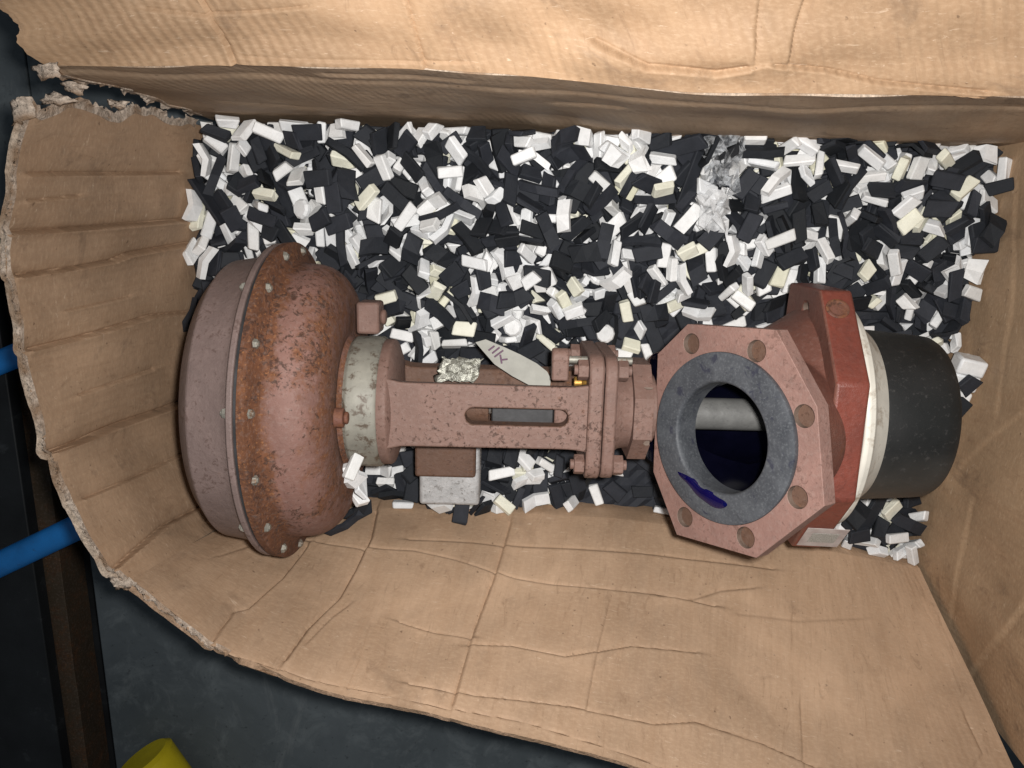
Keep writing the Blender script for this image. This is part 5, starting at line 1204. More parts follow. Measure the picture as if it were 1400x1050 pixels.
35,259,-418,-255,-659,-334,-96,27,-1017,-163,28,69,721,-685,35,-85,664,-125,943,297,82,55,5211,-649,-224,1,970,-100,43,1440,885,-35,318,64,-573,43,-1833,-955,-269,-229,231,-662,
1,4852,-570,-202,-121,-14,434,35,232,-3416,-186,-25,-945,192,35,-1916,751,39,1,398,-916,39,335,-882,-283,105,-909,341,3,-492,-959,-235,-231,-237,-582,5,1360,-78,-112,406,-910,-30,
29,-926,-611,-241,326,26,-674,51,-1967,-703,-277,377,38,-811,3,1897,-744,-303,-70,359,908,35,2745,-67,-83,4,-41,85,45,-3286,906,-11,-71,181,70,21,-3473,957,-117,-712,-700,-20,
3,4283,471,-64,290,-369,767,17,5009,-1379,-166,-352,-835,-380,43,-1656,172,-48,-101,-39,-207,1,-1349,-1066,-237,-851,415,222,35,-2751,560,-175,152,91,-484,7,3539,34,-101,-94,-141,-870,
35,2198,-15,-131,957,280,-63,23,4436,800,-152,269,615,423,53,1312,-291,-165,-573,-230,281,37,4324,365,8,-208,975,74,39,-1879,-475,-297,911,408,51,1,595,-3008,-222,188,-59,-972,
41,-859,-724,-112,-843,-384,-293,53,4991,-574,-161,349,-228,908,37,4593,697,-149,-682,-730,-3,15,3140,-660,-234,533,845,0,17,4373,-1328,-261,612,787,0,53,-3701,-448,-124,693,-655,-296,
23,5357,-456,-105,0,-344,894,23,1808,913,0,109,239,-958,19,796,-987,-144,691,-242,-148,55,-2525,778,-27,-111,50,-759,5,2054,-936,-374,-12,8,417,35,3242,-366,11,976,81,5,
41,3645,-529,-182,249,-40,744,5,721,-1267,-374,-12,7,499,47,3858,925,-45,-437,550,566,43,-1542,-322,-235,35,449,-766,51,4614,628,-30,-737,660,127,21,-818,98,74,396,-640,-621,
25,-828,773,-41,-294,-189,-73,9,2407,-1243,-376,29,-28,-590,1,1118,7,-207,-259,-413,663,53,-1095,-421,-146,-231,891,366,43,-149,403,44,-21,-322,944,11,3113,-821,-355,10,104,-993,
45,-549,-1277,-196,-135,-149,973,35,-3052,-219,-267,575,815,37,17,3336,785,-42,-112,-1,508,35,-1562,1014,-75,-994,30,107,35,1801,-333,-48,-532,-835,-30,45,-3179,404,-177,-723,617,264,
45,1639,-486,-234,890,-355,-89,55,4293,-417,-223,-32,-39,-535,43,2693,377,48,-76,-68,829,43,303,-551,-31,27,987,157,17,4423,-717,-307,737,-197,-139,43,4279,-73,-110,10,-994,-47,
57,5125,-1180,-367,0,0,823,55,3185,560,-74,645,760,75,21,3472,-433,-240,112,-115,357,17,1522,385,-38,-86,-591,-773,1,5197,848,-173,345,87,-934,45,4884,63,-35,-402,898,-176,
33,-1823,365,-124,177,-299,-778,43,-2631,322,-63,87,152,-965,43,2783,885,-18,273,-158,11,45,-2412,275,-201,-5,577,732,1,676,329,-39,-236,822,-516,51,3181,-239,-233,-660,-745,-15,
29,4804,-3623,-189,101,175,525,7,-463,-1508,-149,12,29,-512,41,1580,-224,10,-59,-132,687,37,1255,47,-88,743,619,49,53,2201,-324,-103,-50,-24,791,35,5238,-1397,-286,137,-16,-323,
3,1565,291,-38,60,-943,-276,3,4964,-798,-301,-350,141,-922,13,2013,-303,-147,-606,665,-437,47,-2175,327,-21,-566,-803,28,21,261,-90,-92,-552,775,-289,45,3232,758,-179,36,-103,-994,
55,5399,673,-116,-125,-72,517,41,54,-1535,-265,-29,-8,-747,5,3330,899,44,-55,-246,-968,35,4732,745,-385,16,-17,-809,49,2105,-441,-178,870,492,-20,7,1166,-589,-227,-397,544,-295,
49,-124,-1643,-200,-53,12,993,51,-1371,-979,-272,-867,365,246,49,905,504,-5,66,-305,-631,1,5059,-4161,-209,994,-88,-70,45,1867,-338,-181,708,-690,122,9,865,-809,-306,114,426,-897,
37,1489,181,-100,-182,14,-782,13,-3267,-44,-150,-186,146,965,51,548,-1591,-230,-572,818,-29,41,-1461,446,-6,11,396,568,3,706,662,-190,917,-123,-39,23,2522,-621,-248,-652,50,285,
31,-2573,-101,-59,128,-296,935,5,2538,400,-32,-211,283,-182,9,-1430,-2695,-323,643,-729,182,49,2426,-625,-386,-2,-3,303,37,-3660,-118,-268,-191,-720,-145,57,-520,-60,-9,-392,-127,-794,
3,2216,72,96,177,13,-916,37,-579,-1108,-148,247,-97,-65,9,4931,886,-290,158,-664,713,3,-2849,-95,-80,797,-593,66,33,714,27,-28,-943,244,72,45,-334,631,-89,280,-147,-387,
19,802,-167,-129,-153,157,-239,35,2642,-702,-307,848,433,261,19,-995,346,-107,-599,-447,-481,13,-1063,-259,-175,161,-78,819,41,-2745,755,-38,-132,-114,930,21,-988,58,-227,633,-200,122,
1,2136,64,-62,820,-545,75,5,-99,689,-59,-185,5,732,41,4982,435,-44,-357,126,-328,35,3659,812,-148,978,-30,104,41,272,-1533,-278,-18,-102,-555,37,3579,642,-58,902,80,250,
19,-1649,-2408,1650,87,35,175,29,4100,-280,-240,513,-559,-351,39,247,142,-69,-948,130,-271,35,-158,403,-42,306,49,-374,1,-3288,521,-229,-706,671,169,35,-2675,772,-100,-847,478,-75,
33,-1926,-323,-164,-967,200,-136,41,5193,-3719,-301,-369,617,-391,47,-758,-3372,123,-74,471,780,5,-30,10,-36,-840,-410,-64,25,162,-2881,-163,727,-571,99,1,4301,-562,-307,-92,320,326,
33,2136,-531,-101,12,-20,-375,47,4563,485,11,-988,70,93,49,939,-400,-192,-343,911,172,37,2142,989,172,-705,273,220,33,486,-2829,-295,-140,189,-285,37,757,-3099,-278,6,49,991,
1,-967,-1286,-367,917,-399,-14,41,-880,-332,2,-162,-973,-5,1,1727,268,-206,23,566,-802,51,-228,-2963,-231,-852,-509,5,1,431,-3137,-352,342,669,587,15,753,-1531,-273,352,527,414,
31,4963,-138,6,804,-536,-185,41,-1349,961,-71,-327,266,-622,21,-957,-1022,-295,-698,-478,425,11,-475,-499,-189,-463,12,131,31,4954,-4117,-293,85,44,-119,31,516,-1361,-332,681,-664,-223,
53,3602,475,-152,-673,-714,-186,47,-1487,921,98,-358,337,-852,1,5355,-348,-269,112,922,-364,39,-601,634,-225,107,37,865,47,-2666,951,-110,-976,-29,-163,49,-1645,517,-24,-9,-59,-738,
55,1427,-909,-378,-19,73,-978,37,5342,-236,-174,80,-189,-28,37,-1024,-978,-238,816,-504,278,3,-2035,201,-95,964,251,4,35,-1796,-407,-352,-78,-41,996,37,5299,684,-41,943,207,140,
37,-240,-1526,-281,-566,824,-27,39,5021,-3299,-283,-822,-435,355,25,4915,190,15,-66,-204,-751,23,4083,-3631,-49,49,129,561,41,-1459,-644,-245,-178,32,367,51,-942,828,-3,-150,239,946,
51,2364,590,192,-401,-189,585,23,-3065,180,-70,863,-368,-233,9,4192,-431,-322,-286,956,64,9,1736,-793,-268,-136,933,252,35,374,-2872,-310,938,-260,-190,37,485,299,-189,-110,-258,-832,
53,4996,455,-208,-378,-164,-815,51,-767,-856,-325,-218,-117,-603,11,-1106,441,9,98,-263,-957,19,4208,-686,-353,22,18,-464,11,3936,251,-173,-166,136,616,41,1718,-129,-94,62,169,225,
47,-389,-593,-42,852,502,146,11,-142,-361,-123,-95,116,-907,35,1385,-698,-301,38,-2,-306,29,-957,-173,-73,-41,-47,652,45,-2132,634,-210,782,-616,14,15,747,-1007,-317,-26,-34,985,
43,-498,539,-133,321,-160,-524,37,1039,-1268,-299,999,8,29,9,4720,101,-94,-371,159,-902,5,-813,-388,-187,-280,555,782,35,1372,667,-163,760,-640,29,37,-167,66,-176,-834,-533,-86,
23,-705,-819,-206,-543,-831,120,37,5409,180,-5,-62,238,-8,47,-1970,885,-5,-40,-134,-974,35,2350,417,22,773,-490,-317,27,-1290,-1238,-360,-982,-186,-11,35,-346,187,-60,779,460,260,
5,143,562,-87,205,-70,-744,9,963,-1263,-376,7,-33,-964,1,224,529,36,906,-261,-166,35,-3258,-433,-52,-24,-255,192,19,4636,-3946,-352,4,19,72,27,-3382,410,-213,-342,-281,880,
39,3227,-326,-72,-54,-198,-872,1,-963,-1554,-300,143,245,609,35,-3291,-306,-205,627,762,157,29,746,62,-151,-539,-589,311,17,-1280,-254,-186,-5,5,-818,51,-1954,314,-10,28,63,227,
41,-28,-465,-132,-35,-887,-370,9,3808,-380,-156,-589,-787,-125,39,2036,324,-122,84,974,112,25,-1101,-638,-72,738,461,113,29,3660,-440,-319,566,-807,-30,39,1700,889,65,369,-82,-323,
21,583,661,-312,187,-962,-119,49,831,-2862,-149,46,-149,-256,55,-651,649,-81,-317,372,-691,41,5097,-3775,-150,-78,-970,-153,37,1323,-7,-176,-123,193,-856,39,3273,-33,24,-620,736,240,
5,-2339,575,-248,-653,756,-52,5,3701,417,-260,-246,-110,538,39,164,807,-19,-280,892,-339,23,-2386,-364,-177,584,-468,-502,35,621,-474,-381,804,-595,-7,35,-1277,929,-37,-670,-623,327,
31,2911,554,-149,-123,15,992,13,3981,-367,-306,196,705,-367,39,614,861,97,141,-31,885,11,613,977,-2,-199,-254,-947,37,-325,1039,-81,207,-689,652,15,-1241,-28,-125,-849,131,-161,
9,4833,-3380,-279,-70,-5,114,45,3377,651,-225,-17,999,-1,27,-3549,41,-128,-279,554,-390,37,-1225,-2887,-380,0,24,-990,53,-1432,-694,-330,-37,172,925,11,919,-549,-360,-29,-6,721,
21,-297,-7,-102,-294,-296,540,55,2350,-1325,-283,566,-492,-413,47,737,-3403,-384,-7,-13,-965,49,2435,-352,-244,909,397,-122,21,1708,480,-37,124,34,-559,23,3695,-230,-178,-651,-298,344,
55,352,-2474,-94,59,227,719,51,3152,-37,-139,35,-47,468,1,1910,-129,-42,547,742,192,43,-1168,-1681,-257,-3,-190,-752,1,-205,894,-25,76,-963,-152,37,381,-533,-206,290,-79,42,
43,-1599,439,-72,-22,-58,-471,51,5091,150,-102,630,759,152,23,225,1015,-165,-615,-327,-358,19,616,-1154,-313,85,360,615,37,-1078,-3351,-54,-585,-164,793,27,3379,885,-252,-215,740,634,
35,-96,-661,-272,-22,-106,-965,37,-3568,546,-229,749,449,485,7,-3454,-293,-217,-788,377,-356,43,-2169,458,-65,-107,170,-830,29,-253,-953,-156,-993,1,13,19,-1246,-861,-278,-307,-710,559,
55,-2201,910,-67,951,305,24,29,-23,-1564,-370,49,-28,-297,5,-791,-480,-328,109,-980,127,1,1229,963,-170,75,-258,14,23,4195,-3749,-84,154,-162,-836,11,4187,179,-264,329,-201,-641,
19,1327,-3063,-353,-17,23,850,1,-522,-288,-135,74,-16,495,19,-1119,992,-24,-64,621,-554,11,-1676,19,-304,-262,-258,282,13,5317,-1263,-282,233,-455,-69,35,-1038,623,31,978,-2,125,
29,2053,442,-25,207,260,313,23,5129,-4129,-341,-630,664,-274,35,577,1014,-181,-120,-697,-701,1,2068,195,-15,-160,-28,-127,49,-1698,-1087,-182,255,-303,-790,53,-164,-3063,-366,-19,-41,-983,
11,4356,653,-165,774,-626,-57,33,858,184,-195,144,-202,-163,37,-274,-2874,-351,-819,-564,97,15,4530,320,-110,290,-55,99,43,3475,874,-111,7,-120,-993,25,2883,-737,-372,952,306,6,
37,1505,-45,-247,-867,-447,176,41,4722,-4046,-241,-678,174,-101,57,201,-23,-10,-92,-271,87,23,5229,-1051,-342,-101,369,549,35,5028,-3511,-300,989,138,3,5,-516,-1564,-239,48,22,632,
37,1212,592,-245,-372,-276,709,5,419,-345,-373,-837,-546,23,55,2471,-100,-162,34,94,137,41,-2911,86,-123,-892,-326,-16,39,-522,269,-47,924,322,-14,35,5277,218,-61,658,741,98,
29,-3008,425,-215,409,106,-904,47,4567,-109,-106,-963,-29,-84,5,2688,-159,-219,700,183,-66,37,1591,-233,-189,2,-997,-43,41,-3307,664,-291,997,49,-11,53,-2974,603,-212,-457,-858,-233,
47,2789,-474,-250,-597,758,168,5,-461,958,-122,-140,45,-129,7,909,-84,-218,3,350,894,37,446,-104,-18,454,-875,73,11,-628,-3354,-3,-845,122,-349,47,4972,723,-115,109,210,-827,
35,-1292,-857,-385,6,-4,74,25,-2518,550,-368,-22,-31,653,35,-2112,-573,-262,874,61,425,23,-3041,307,-141,-124,-227,947,3,-2332,-356,-339,-750,288,-177,45,-2065,923,-239,-105,225,-399,
23,1116,-179,-282,51,-735,674,1,-1045,-532,-293,321,-81,-686,41,204,-3255,-285,667,-704,-176,23,1350,-444,-245,-628,745,147,1,2631,157,-161,402,259,671,9,-118,-968,-75,-994,83,0,
1,5052,-306,-266,38,-999,16,47,3773,75,-108,-134,969,-144,35,-3539,-388,-127,-752,651,97,11,351,-283,-152,-35,589,-807,35,537,-480,-309,994,-101,-52,41,-71,497,-179,-985,32,-165,
3,2157,300,75,-573,-662,483,13,3897,-88,-132,7,66,885,23,-3582,-405,-19,-542,-714,307,41,2041,934,81,105,-887,284,49,-1558,60,-178,112,-31,748,1,-1826,904,-66,-281,-261,710,
17,4927,-964,-393,3,72,-994,35,319,-1258,-381,-991,131,14,11,-799,-218,-354,667,94,78,1,-1547,-3324,-372,-66,9,-43,17,-1961,63,-200,-51,32,-488,37,-1148,-639,-232,621,-626,-466,
25,-2806,321,-148,-76,162,-883,47,212,-811,-325,427,144,194,46,-3742,-672,-233,-661,-401,562,4,70,-2961,-252,-6,-125,991,36,4062,34,-204,-183,334,-624,28,-963,183,-109,796,-162,-85,
40,-794,-3429,-5,-541,-375,-431,14,1632,743,-109,7,952,-276,12,650,761,-110,-990,-30,119,4,-1202,-2619,-374,-13,7,458,44,-835,924,-58,-812,401,25,40,-1191,-460,-296,804,428,-393,
6,732,767,-30,805,-578,-130,22,-1265,-1651,-374,-6,-12,995,4,4807,-166,-110,-234,96,-845,38,3835,-237,-277,-111,993,-39,18,2900,-620,-260,548,342,372,0,99,-21,-228,137,-183,721,
0,2969,593,-226,18,-102,-301,14,3470,-811,-196,-344,505,-315,22,4765,-3689,-339,-300,661,-608,6,4781,854,-130,300,371,-873,54,129,315,-23,405,901,58,42,4569,420,-155,4,-160,974,
40,-942,-867,-193,-403,-13,-515,8,-1830,-178,-301,-286,-893,-45,42,3145,107,-38,825,558,-87,46,359,712,-102,-994,-46,92,6,-791,24,-273,469,-873,132,52,1080,-1052,-328,970,-132,-202,
14,3034,-261,-143,-23,-646,204,12,4781,569,-135,334,-152,-760,8,-526,25,-174,944,88,43,52,4606,-151,-11,101,803,-586,40,-2559,495,-284,-989,52,-138,52,-659,-363,-302,-19,414,827,
54,2588,-454,-183,-517,-844,128,38,-883,-302,-260,-578,656,341,20,3105,923,-156,712,-154,122,4,-193,-3381,-230,-969,-199,108,10,2843,-63,-162,294,955,46,14,-2898,-409,-134,-258,-525,754,
30,11,-213,-367,-477,-879,7,30,747,937,94,-319,187,-581,2,4548,569,-342,-644,193,-226,32,-1124,-1395,-374,-30,-5,-453,42,-478,-2804,-382,13,-2,-665,34,-3203,851,-145,61,-123,-990,
24,-619,-3295,160,-33,142,-14,34,4378,493,-369,961,-272,45,54,-44,-1322,-349,-434,-901,24,50,3028,450,-89,-323,274,-827,36,2101,802,-65,-980,65,118,36,-3002,1057,-221,-227,-108,-967,
40,1510,606,24,-113,157,-660,4,-3644,148,-161,-524,-457,508,26,534,-3405,-307,-810,-464,292,52,-129,-442,-367,916,397,38,42,192,622,-193,16,-222,974,36,3149,-50,-321,105,-80,723,
38,-3637,-226,-295,-704,-247,368,44,-2194,-89,-276,-182,-218,-299,46,4799,-3816,-307,-429,-829,-208,14,1325,-65,-340,118,-31,57,42,4590,-302,-132,-177,91,82,38,5167,578,-137,287,915,24,
36,2005,929,-189,-538,646,416,0,-2880,-215,-233,-830,554,-9,44,-906,688,-122,-33,962,-219,26,-3168,643,-151,-257,-784,75,36,4302,645,-242,71,105,820,38,-1133,411,-89,-104,-30,493,
36,4189,-3791,-162,-82,-139,136,14,2510,358,-237,-617,196,-600,38,2360,-14,-37,-874,456,-30,42,-998,296,-323,-974,77,-209,28,4533,576,-227,-636,-770,28,6,-3011,563,-127,173,-86,124,
26,-1578,1007,7,22,85,-203,8,1490,374,-291,402,-458,-780,42,4972,-557,-382,-8,-4,-142,4,576,-89,-373,-592,-806,28,34,1019,-911,-385,-2,-10,327,16,-3177,-417,-144,-103,-201,901,
12,395,-3281,-287,-480,-707,502,54,4920,-547,-300,-143,625,-741,54,-1588,742,-222,-43,43,-664,4,-819,-85,-158,14,-58,-983,28,2723,502,-54,926,-363,-104,46,-180,-1016,-249,-843,526,66,
4,3653,-779,-297,332,-631,-507,36,-3636,165,-315,421,-461,-550,34,-40,-1244,-289,-29,-26,-862,16,-2541,253,-393,-56,-32,699,44,2726,606,-176,705,-703,61,34,255,826,-139,82,64,53,
20,-37,-3438,-197,206,-98,973,50,-2586,446,-92,326,927,179,36,1957,595,-135,-161,-45,684,4,2073,443,-260,-95,-89,238,14,1308,341,-232,651,534,409,48,-1063,502,-167,-9,-154,12,
0,4383,-3885,-287,87,-344,653,18,1993,-618,-336,-616,-427,-213,50,5430,-788,-248,-558,-244,597,44,4816,-3244,-206,64,173,336,24,3709,425,33,-230,314,-466,52,2393,824,205,-130,946,289,
46,4209,-3956,-307,-530,745,249,36,3891,7,-217,568,-823,-7,10,-413,208,-283,-562,-496,-36,2,3866,-243,-359,-48,15,-778,12,-2819,1013,-203,-833,456,81,34,1819,-345,-385,21,-11,-604,
28,-68,218,-59,-898,168,125,30,-545,-840,-207,754,565,-167,30,3501,409,-77,211,54,794,22,-1362,555,-27,-434,-842,287,28,5507,117,-185,-440,508,-540,34,3516,-553,-385,22,9,217,
54,-1965,-205,-349,-523,851,-15,44,856,-3084,-377,23,-13,-967,54,-1634,-926,-381,-24,26,-831,52,-1522,-38,-354,656,-533,-328,56,-621,322,-367,764,-645,0,36,1535,296,-278,-465,679,-539,
10,567,-3143,-357,-318,-598,643,44,-507,-1436,-338,-277,956,-12,4,4538,-3462,-310,-907,325,-96,42,-596,227,-107,894,-385,156,44,-2602,841,-193,224,-104,-968,26,1853,105,-256,-740,653,38,
54,606,-324,-292,115,289,930,20,4248,722,-364,-12,-51,-967,30,4809,-3943,-217,-940,81,-202,42,2871,104,-382,13,2,-377,48,-1895,-2966,-386,4,-3,37,54,-2896,173,-361,-293,180,-481,
10,967,237,-51,-708,648,-279,50,-3392,886,-284,-75,-52,-283,14,-1724,879,-138,675,-605,-283,36,2454,466,-183,-237,172,909,38,3426,466,-185,33,-149,810,52,-510,-673,-164,52,-122,139,
42,-721,-1481,-279,-115,-988,-103,52,-857,285,-58,-184,185,361,12,-585,436,-142,-338,-256,881,6,-401,-356,-89,725,481,475,54,-1864,885,-224,-493,774,-362,56,1773,647,-237,710,-202,-208,
34,-94,967,-267,16,982,186,46,3424,-77,-141,904,-382,-103,52,1420,601,-75,49,103,974,40,3555,428,-296,-37,42,-854,40,4031,578,-250,-72,-46,-945,40,-2833,413,-305,-109,-563,-813,
36,4028,790,-228,-128,96,757,38,-342,-1776,-235,-898,-312,-223,36,4342,85,-31,238,-939,-157,56,-1476,738,-16,-514,-780,193,46,-1107,-278,-262,50,-980,-191,24,-544,163,-152,712,653,-75,
22,2898,-411,-338,-145,-685,540,0,1048,-183,-167,11,-269,440,28,-3442,327,-276,-35,497,841,50,-1186,-3138,-380,32,-80,979,10,4208,-861,-360,-27,13,164,2,-1622,-573,-359,6,-1,245,
34,5339,-448,-273,795,-452,198,48,-1618,762,-284,12,26,192,46,-1430,124,-277,-798,524,-87,4,3080,934,-355,-16,-701,713,0,5283,-1565,267,702,560,-281,46,1113,887,-26,-33,966,32,
12,2897,596,-40,259,-706,-652,4,1957,-377,-324,115,251,603,44,447,-693,-180,-15,-907,343,24,-1079,-758,-271,432,-166,807,32,-1481,-512,-227,-581,-192,335,34,552,-391,-153,196,-273,478,
42,-3120,-42,-192,303,916,224,34,24,-2674,-190,-35,-943,-306,18,-2583,167,-138,-962,-209,-129,46,4542,-342,-179,718,-674,34,40,4549,-432,-225,-98,-149,-982,22,56,-323,-174,231,-348,907,
34,-2307,906,-184,-17,-101,-246,54,724,463,-141,-192,-11,286,16,1753,505,-103,-696,-693,-183,36,4443,-274,-249,233,-2,620,4,49,971,-133,-665,358,117,36,-390,906,-195,873,464,-113,
34,1843,761,-169,173,760,-18,34,3782,-344,-220,148,-27,417,52,5170,-853,-303,552,705,168,44,2308,-71,-377,-19,-54,916,36,-250,716,-247,-485,847,-89,44,2073,564,-198,65,-142,-772,
26,-2364,-117,-205,-590,709,175,34,-469,-3453,-89,42,715,-697,0,4570,-3602,-229,-61,-163,983,2,2470,-973,-359,-35,43,-992,24,-715,238,-227,847,488,-11,10,4944,266,-303,-584,650,-311,
4,-1915,105,-373,-181,983,-26,38,3072,193,-101,-10,63,412,36,-354,-101,-279,847,170,-17,44,-561,-221,-236,15,-24,-393,24,4944,-3826,-222,129,-140,748,32,17,-3369,-342,72,-160,738,
16,-3381,-508,46,872,297,175,40,2808,-582,-372,21,-19,-928,40,690,-1687,-372,14,-24,-995,34,-2909,-216,-385,25,1,-89,4,4198,-170,-171,-107,-116,-987,12,3937,502,-68,278,145,381,
34,-2244,-377,-249,-163,-41,-761,34,1666,-429,-355,203,-128,-505,22,-2426,971,38,-669,-314,-77,38,-1182,549,-69,-164,-164,151,52,-250,-1474,-365,-915,-403,6,42,-3557,-1584,-36,-833,-517,169,
48,-3743,-1680,-95,-359,-296,571,42,-308,-2035,-159,135,121,-982,22,4957,-3090,-137,-371,643,-666,28,2381,45,-206,-20,-229,568,28,-1879,596,-165,285,-950,-55,46,1996,888,-122,350,-409,654,
4,-164,-2570,-176,237,-963,-81,36,1083,489,-127,266,-298,915,42,-2223,255,-216,-653,690,-119,34,5295,-2631,-128,-654,-240,640,40,-3384,-2181,-173,-118,335,-161,0,2258,421,-30,683,677,146,
10,1726,-283,-114,-962,-230,38,34,3079,244,-171,-73,-25,-986,28,-3736,-2399,-114,-648,-687,-322,0,-3,-117,-209,491,-452,-470,38,4803,580,-214,616,716,259,46,-3590,-991,-191,552,753,-360,
50,5113,-1648,-208,301,98,-399,38,281,877,-205,4,14,322,46,-3374,-932,-152,-208,223,78,8,-2282,1088,-53,-510,485,463,54,-3612,-2306,-136,741,-266,-52,42,1181,910,-114,70,913,363,
36,2439,170,-60,-85,988,129,8,5137,-1802,-195,189,-381,900,36,-1022,111,-88,693,-369,52,36,1537,620,-214,-50,-102,-302,2,5084,-2364,-94,-125,986,-88,34,-3453,-1065,-28,273,77,-16,
22,1327,491,-49,326,164,-930,36,601,-329,-175,-806,-499,-260,42,-824,-3232,-205,669,658,227,52,2410,907,-210,-983,124,-28,36,-3403,-1597,-196,398,225,209,40,5145,-3210,-113,429,105,-366,
40,5276,-2318,-194,-185,151,-731,46,3785,365,-104,-906,69,-303,16,-3601,-721,-188,-2,-170,-759,34,1711,933,-83,274,-45,4,42,-2586,968,-212,-731,-545,-325,32,-876,-3286,-141,-171,-364,197,
22,-2022,367,-152,-13,-123,-990,44,4645,56,-194,965,-222,-107,38,963,408,-215,-221,35,-649,52,177,-68,-159,-788,-487,247,0,866,881,-126,18,722,-688,26,-3175,-818,-137,748,659,9,
54,4182,-3545,-187,-300,-47,478,4,2434,520,-80,121,48,-926,52,-2164,49,-115,240,55,892,36,-3437,-1169,-114,-222,108,53,36,-3588,-2109,-113,48,377,-735,46,5083,557,-113,262,-142,-892,
0,-2820,-675,-197,-759,244,173,24,4203,-3422,-124,866,340,54,40,3560,-3630,-134,-660,-661,228,22,208,422,-19,-230,133,-391,50,3404,-3631,-155,343,-503,-447,46,2229,945,-79,629,-111,280,
14,-1946,919,-124,-760,-577,256,12,597,30,-165,868,476,-135,54,-3537,-2483,-108,150,-439,792,42,141,-1847,-212,312,-529,779,16,504,513,-216,-118,68,-990,50,437,82,-203,-185,-100,440,
46,-2741,17,-166,-255,950,-132,34,-3439,-1532,-205,382,-811,-417,22,1663,-711,-178,143,-102,-685,12,4890,-2288,-206,203,201,280,26,-899,-3321,43,744,549,28,22,1543,976,-199,754,-10,38,
44,-408,596,-211,-117,58,-544,34,-1300,180,-161,-41,-989,-140,6,-939,975,-202,275,-483,-610,14,-3210,-876,-7,219,-732,-636,38,5166,-2688,-165,-486,25,706,56,-3293,185,-115,-178,-861,214,
52,1339,766,-50,123,272,-954,52,3727,581,-157,-221,429,652,16,91,-649,-195,-207,281,-153,14,4668,-2814,-181,959,183,134,8,4911,-267,-169,-203,32,979,42,576,824,-217,286,-115,274,
28,312,435,-127,-654,722,142,8,-3485,665,-171,153,-573,331,36,-2523,-425,-209,25,-97,727,14,2813,938,-146,720,-158,188,32,5088,-2007,331,119,-93,-168,36,-3581,-1970,-204,-144,-156,906,
4,-1839,578,-2,-96,339,461,12,4584,-272,-42,-220,-787,567,46,2389,807,-21,-192,-306,-597,44,4819,-1608,-176,-243,-159,957,38,4944,-2963,-201,25,-999,-8,16,4616,-2552,-195,-2,75,668,
4,5334,-932,-111,-39,70,-673,54,-216,177,-214,-591,-793,-134,44,4932,-2846,-127,64,226,541,34,5170,-2979,-169,109,150,760,54,-3437,-1305,-31,-505,349,-82,36,340,-142,-220,-215,53,64,
38,-2459,51,-210,-174,-76,424,38,-812,-2857,160,-146,198,-820,48,-2678,-503,-137,384,560,674,14,-3614,-1256,-131,825,-528,115,4,5311,134,-151,-75,-183,84,38,5315,-56,-159,-977,-2,-157,
44,4589,-3119,-191,-85,-33,93,34,5239,-1569,-174,325,329,869,18,1746,958,-194,-45,647,760,22,-237,855,-130,-518,-839,-101,30,5230,323,-216,132,-471,-655,34,-1285,475,-172,-684,715,-107,
46,721,-402,-160,-717,-354,206,26,520,-2527,-154,-854,435,237,6,-370,-1816,-171,315,-115,-22,4,-2598,1063,-219,113,381,-918,10,-3319,-1710,-170,115,-889,438,34,-3482,-2255,-82,562,39,-243,
22,2865,472,34,-21,-660,734,38,-3468,-1867,-145,963,-231,-42,32,2409,856,39,-249,-231,-336,48,3968,-3458,-141,672,689,173,36,210,-2354,-190,-148,0,-352,40,-2657,-237,-126,478,-845,-19,
52,5099,-2593,-185,488,-806,-30,34,3609,-3335,-174,-30,-92,-953,38,-3563,307,-160,-367,560,-323,0,-672,-558,-150,346,-454,-547,56,-118,928,-201,202,-63,145,12,113,-2426,-70,0,-280,-954,
4,-3443,-960,-191,935,-149,-162,6,5298,-2000,-210,-478,141,667,40,4550,175,-38,-793,521,288,16,3349,141,-175,-759,-623,-124,36,1044,689,-145,-205,153,-679,22,-3377,-781,-107,-265,902,1,
10,2326,636,-179,-35,230,972,36,2696,780,-28,-531,-484,-536,36,3637,-3019,-173,-914,285,214,16,5148,-3024,-64,-381,234,-496,34,3716,-3578,-167,-837,-393,307,34,-3248,-621,-35,117,-290,345,
28,-3091,-2771,-114,-27,216,189,50,4947,-1890,-132,166,-168,-749,36,-3723,-1229,-59,653,565,463,50,3076,-3593,-96,201,859,454,24,854,-2631,-219,900,80,-426,44,-2910,-570,-51,89,122,956,
40,-3582,-563,-80,185,-977,-85,36,2533,-3612,-158,-330,830,442,24,140,-2510,-132,896,-363,69,26,-591,-1700,-74,-63,159,-871,4,-134,-2376,-155,-137,964,-217,36,-1934,499,-74,-108,119,-821,
54,-3424,-2444,-211,103,337,-898,36,3357,467,-131,-685,713,55,4,-3361,883,-66,102,182,498,10,-2948,961,-132,578,-143,-643,46,2581,623,-137,-656,741,-139,4,3839,445,-185,-626,762,8,
24,-3682,-2021,-168,850,484,207,0,4490,-3752,-183,591,786,183,40,5090,-2325,-207,-789,-600,-34,36,-3512,-2905,-116,875,237,-361,34,-2587,-495,-48,111,87,697,20,-3146,-2423,-169,-545,820,-140,
28,-2264,-576,-121,638,-334,-510,6,5172,-2623,-69,83,-506,-600,52,3379,-3154,-200,122,5,-693,20,-2201,-1145,-109,335,30,706,22,-3764,-1352,-46,164,-457,71,2,3710,-956,-146,-41,45,-69,
40,2395,902,108,104,-348,-931,34,-1017,-3256,-188,327,799,-86,2,2233,287,-167,842,-60,181,2,5092,-145,-216,459,870,-157,32,-460,-3340,-62,35,-625,714,0,478,844,-48,414,-901,0,
18,2407,707,-74,638,643,24,34,-3502,-1459,-190,347,278,148,12,638,197,-116,73,401,501,34,-87,253,-186,-600,-770,-217,36,4614,-78,-156,280,-43,-48,36,1037,623,-211,-178,171,-604,
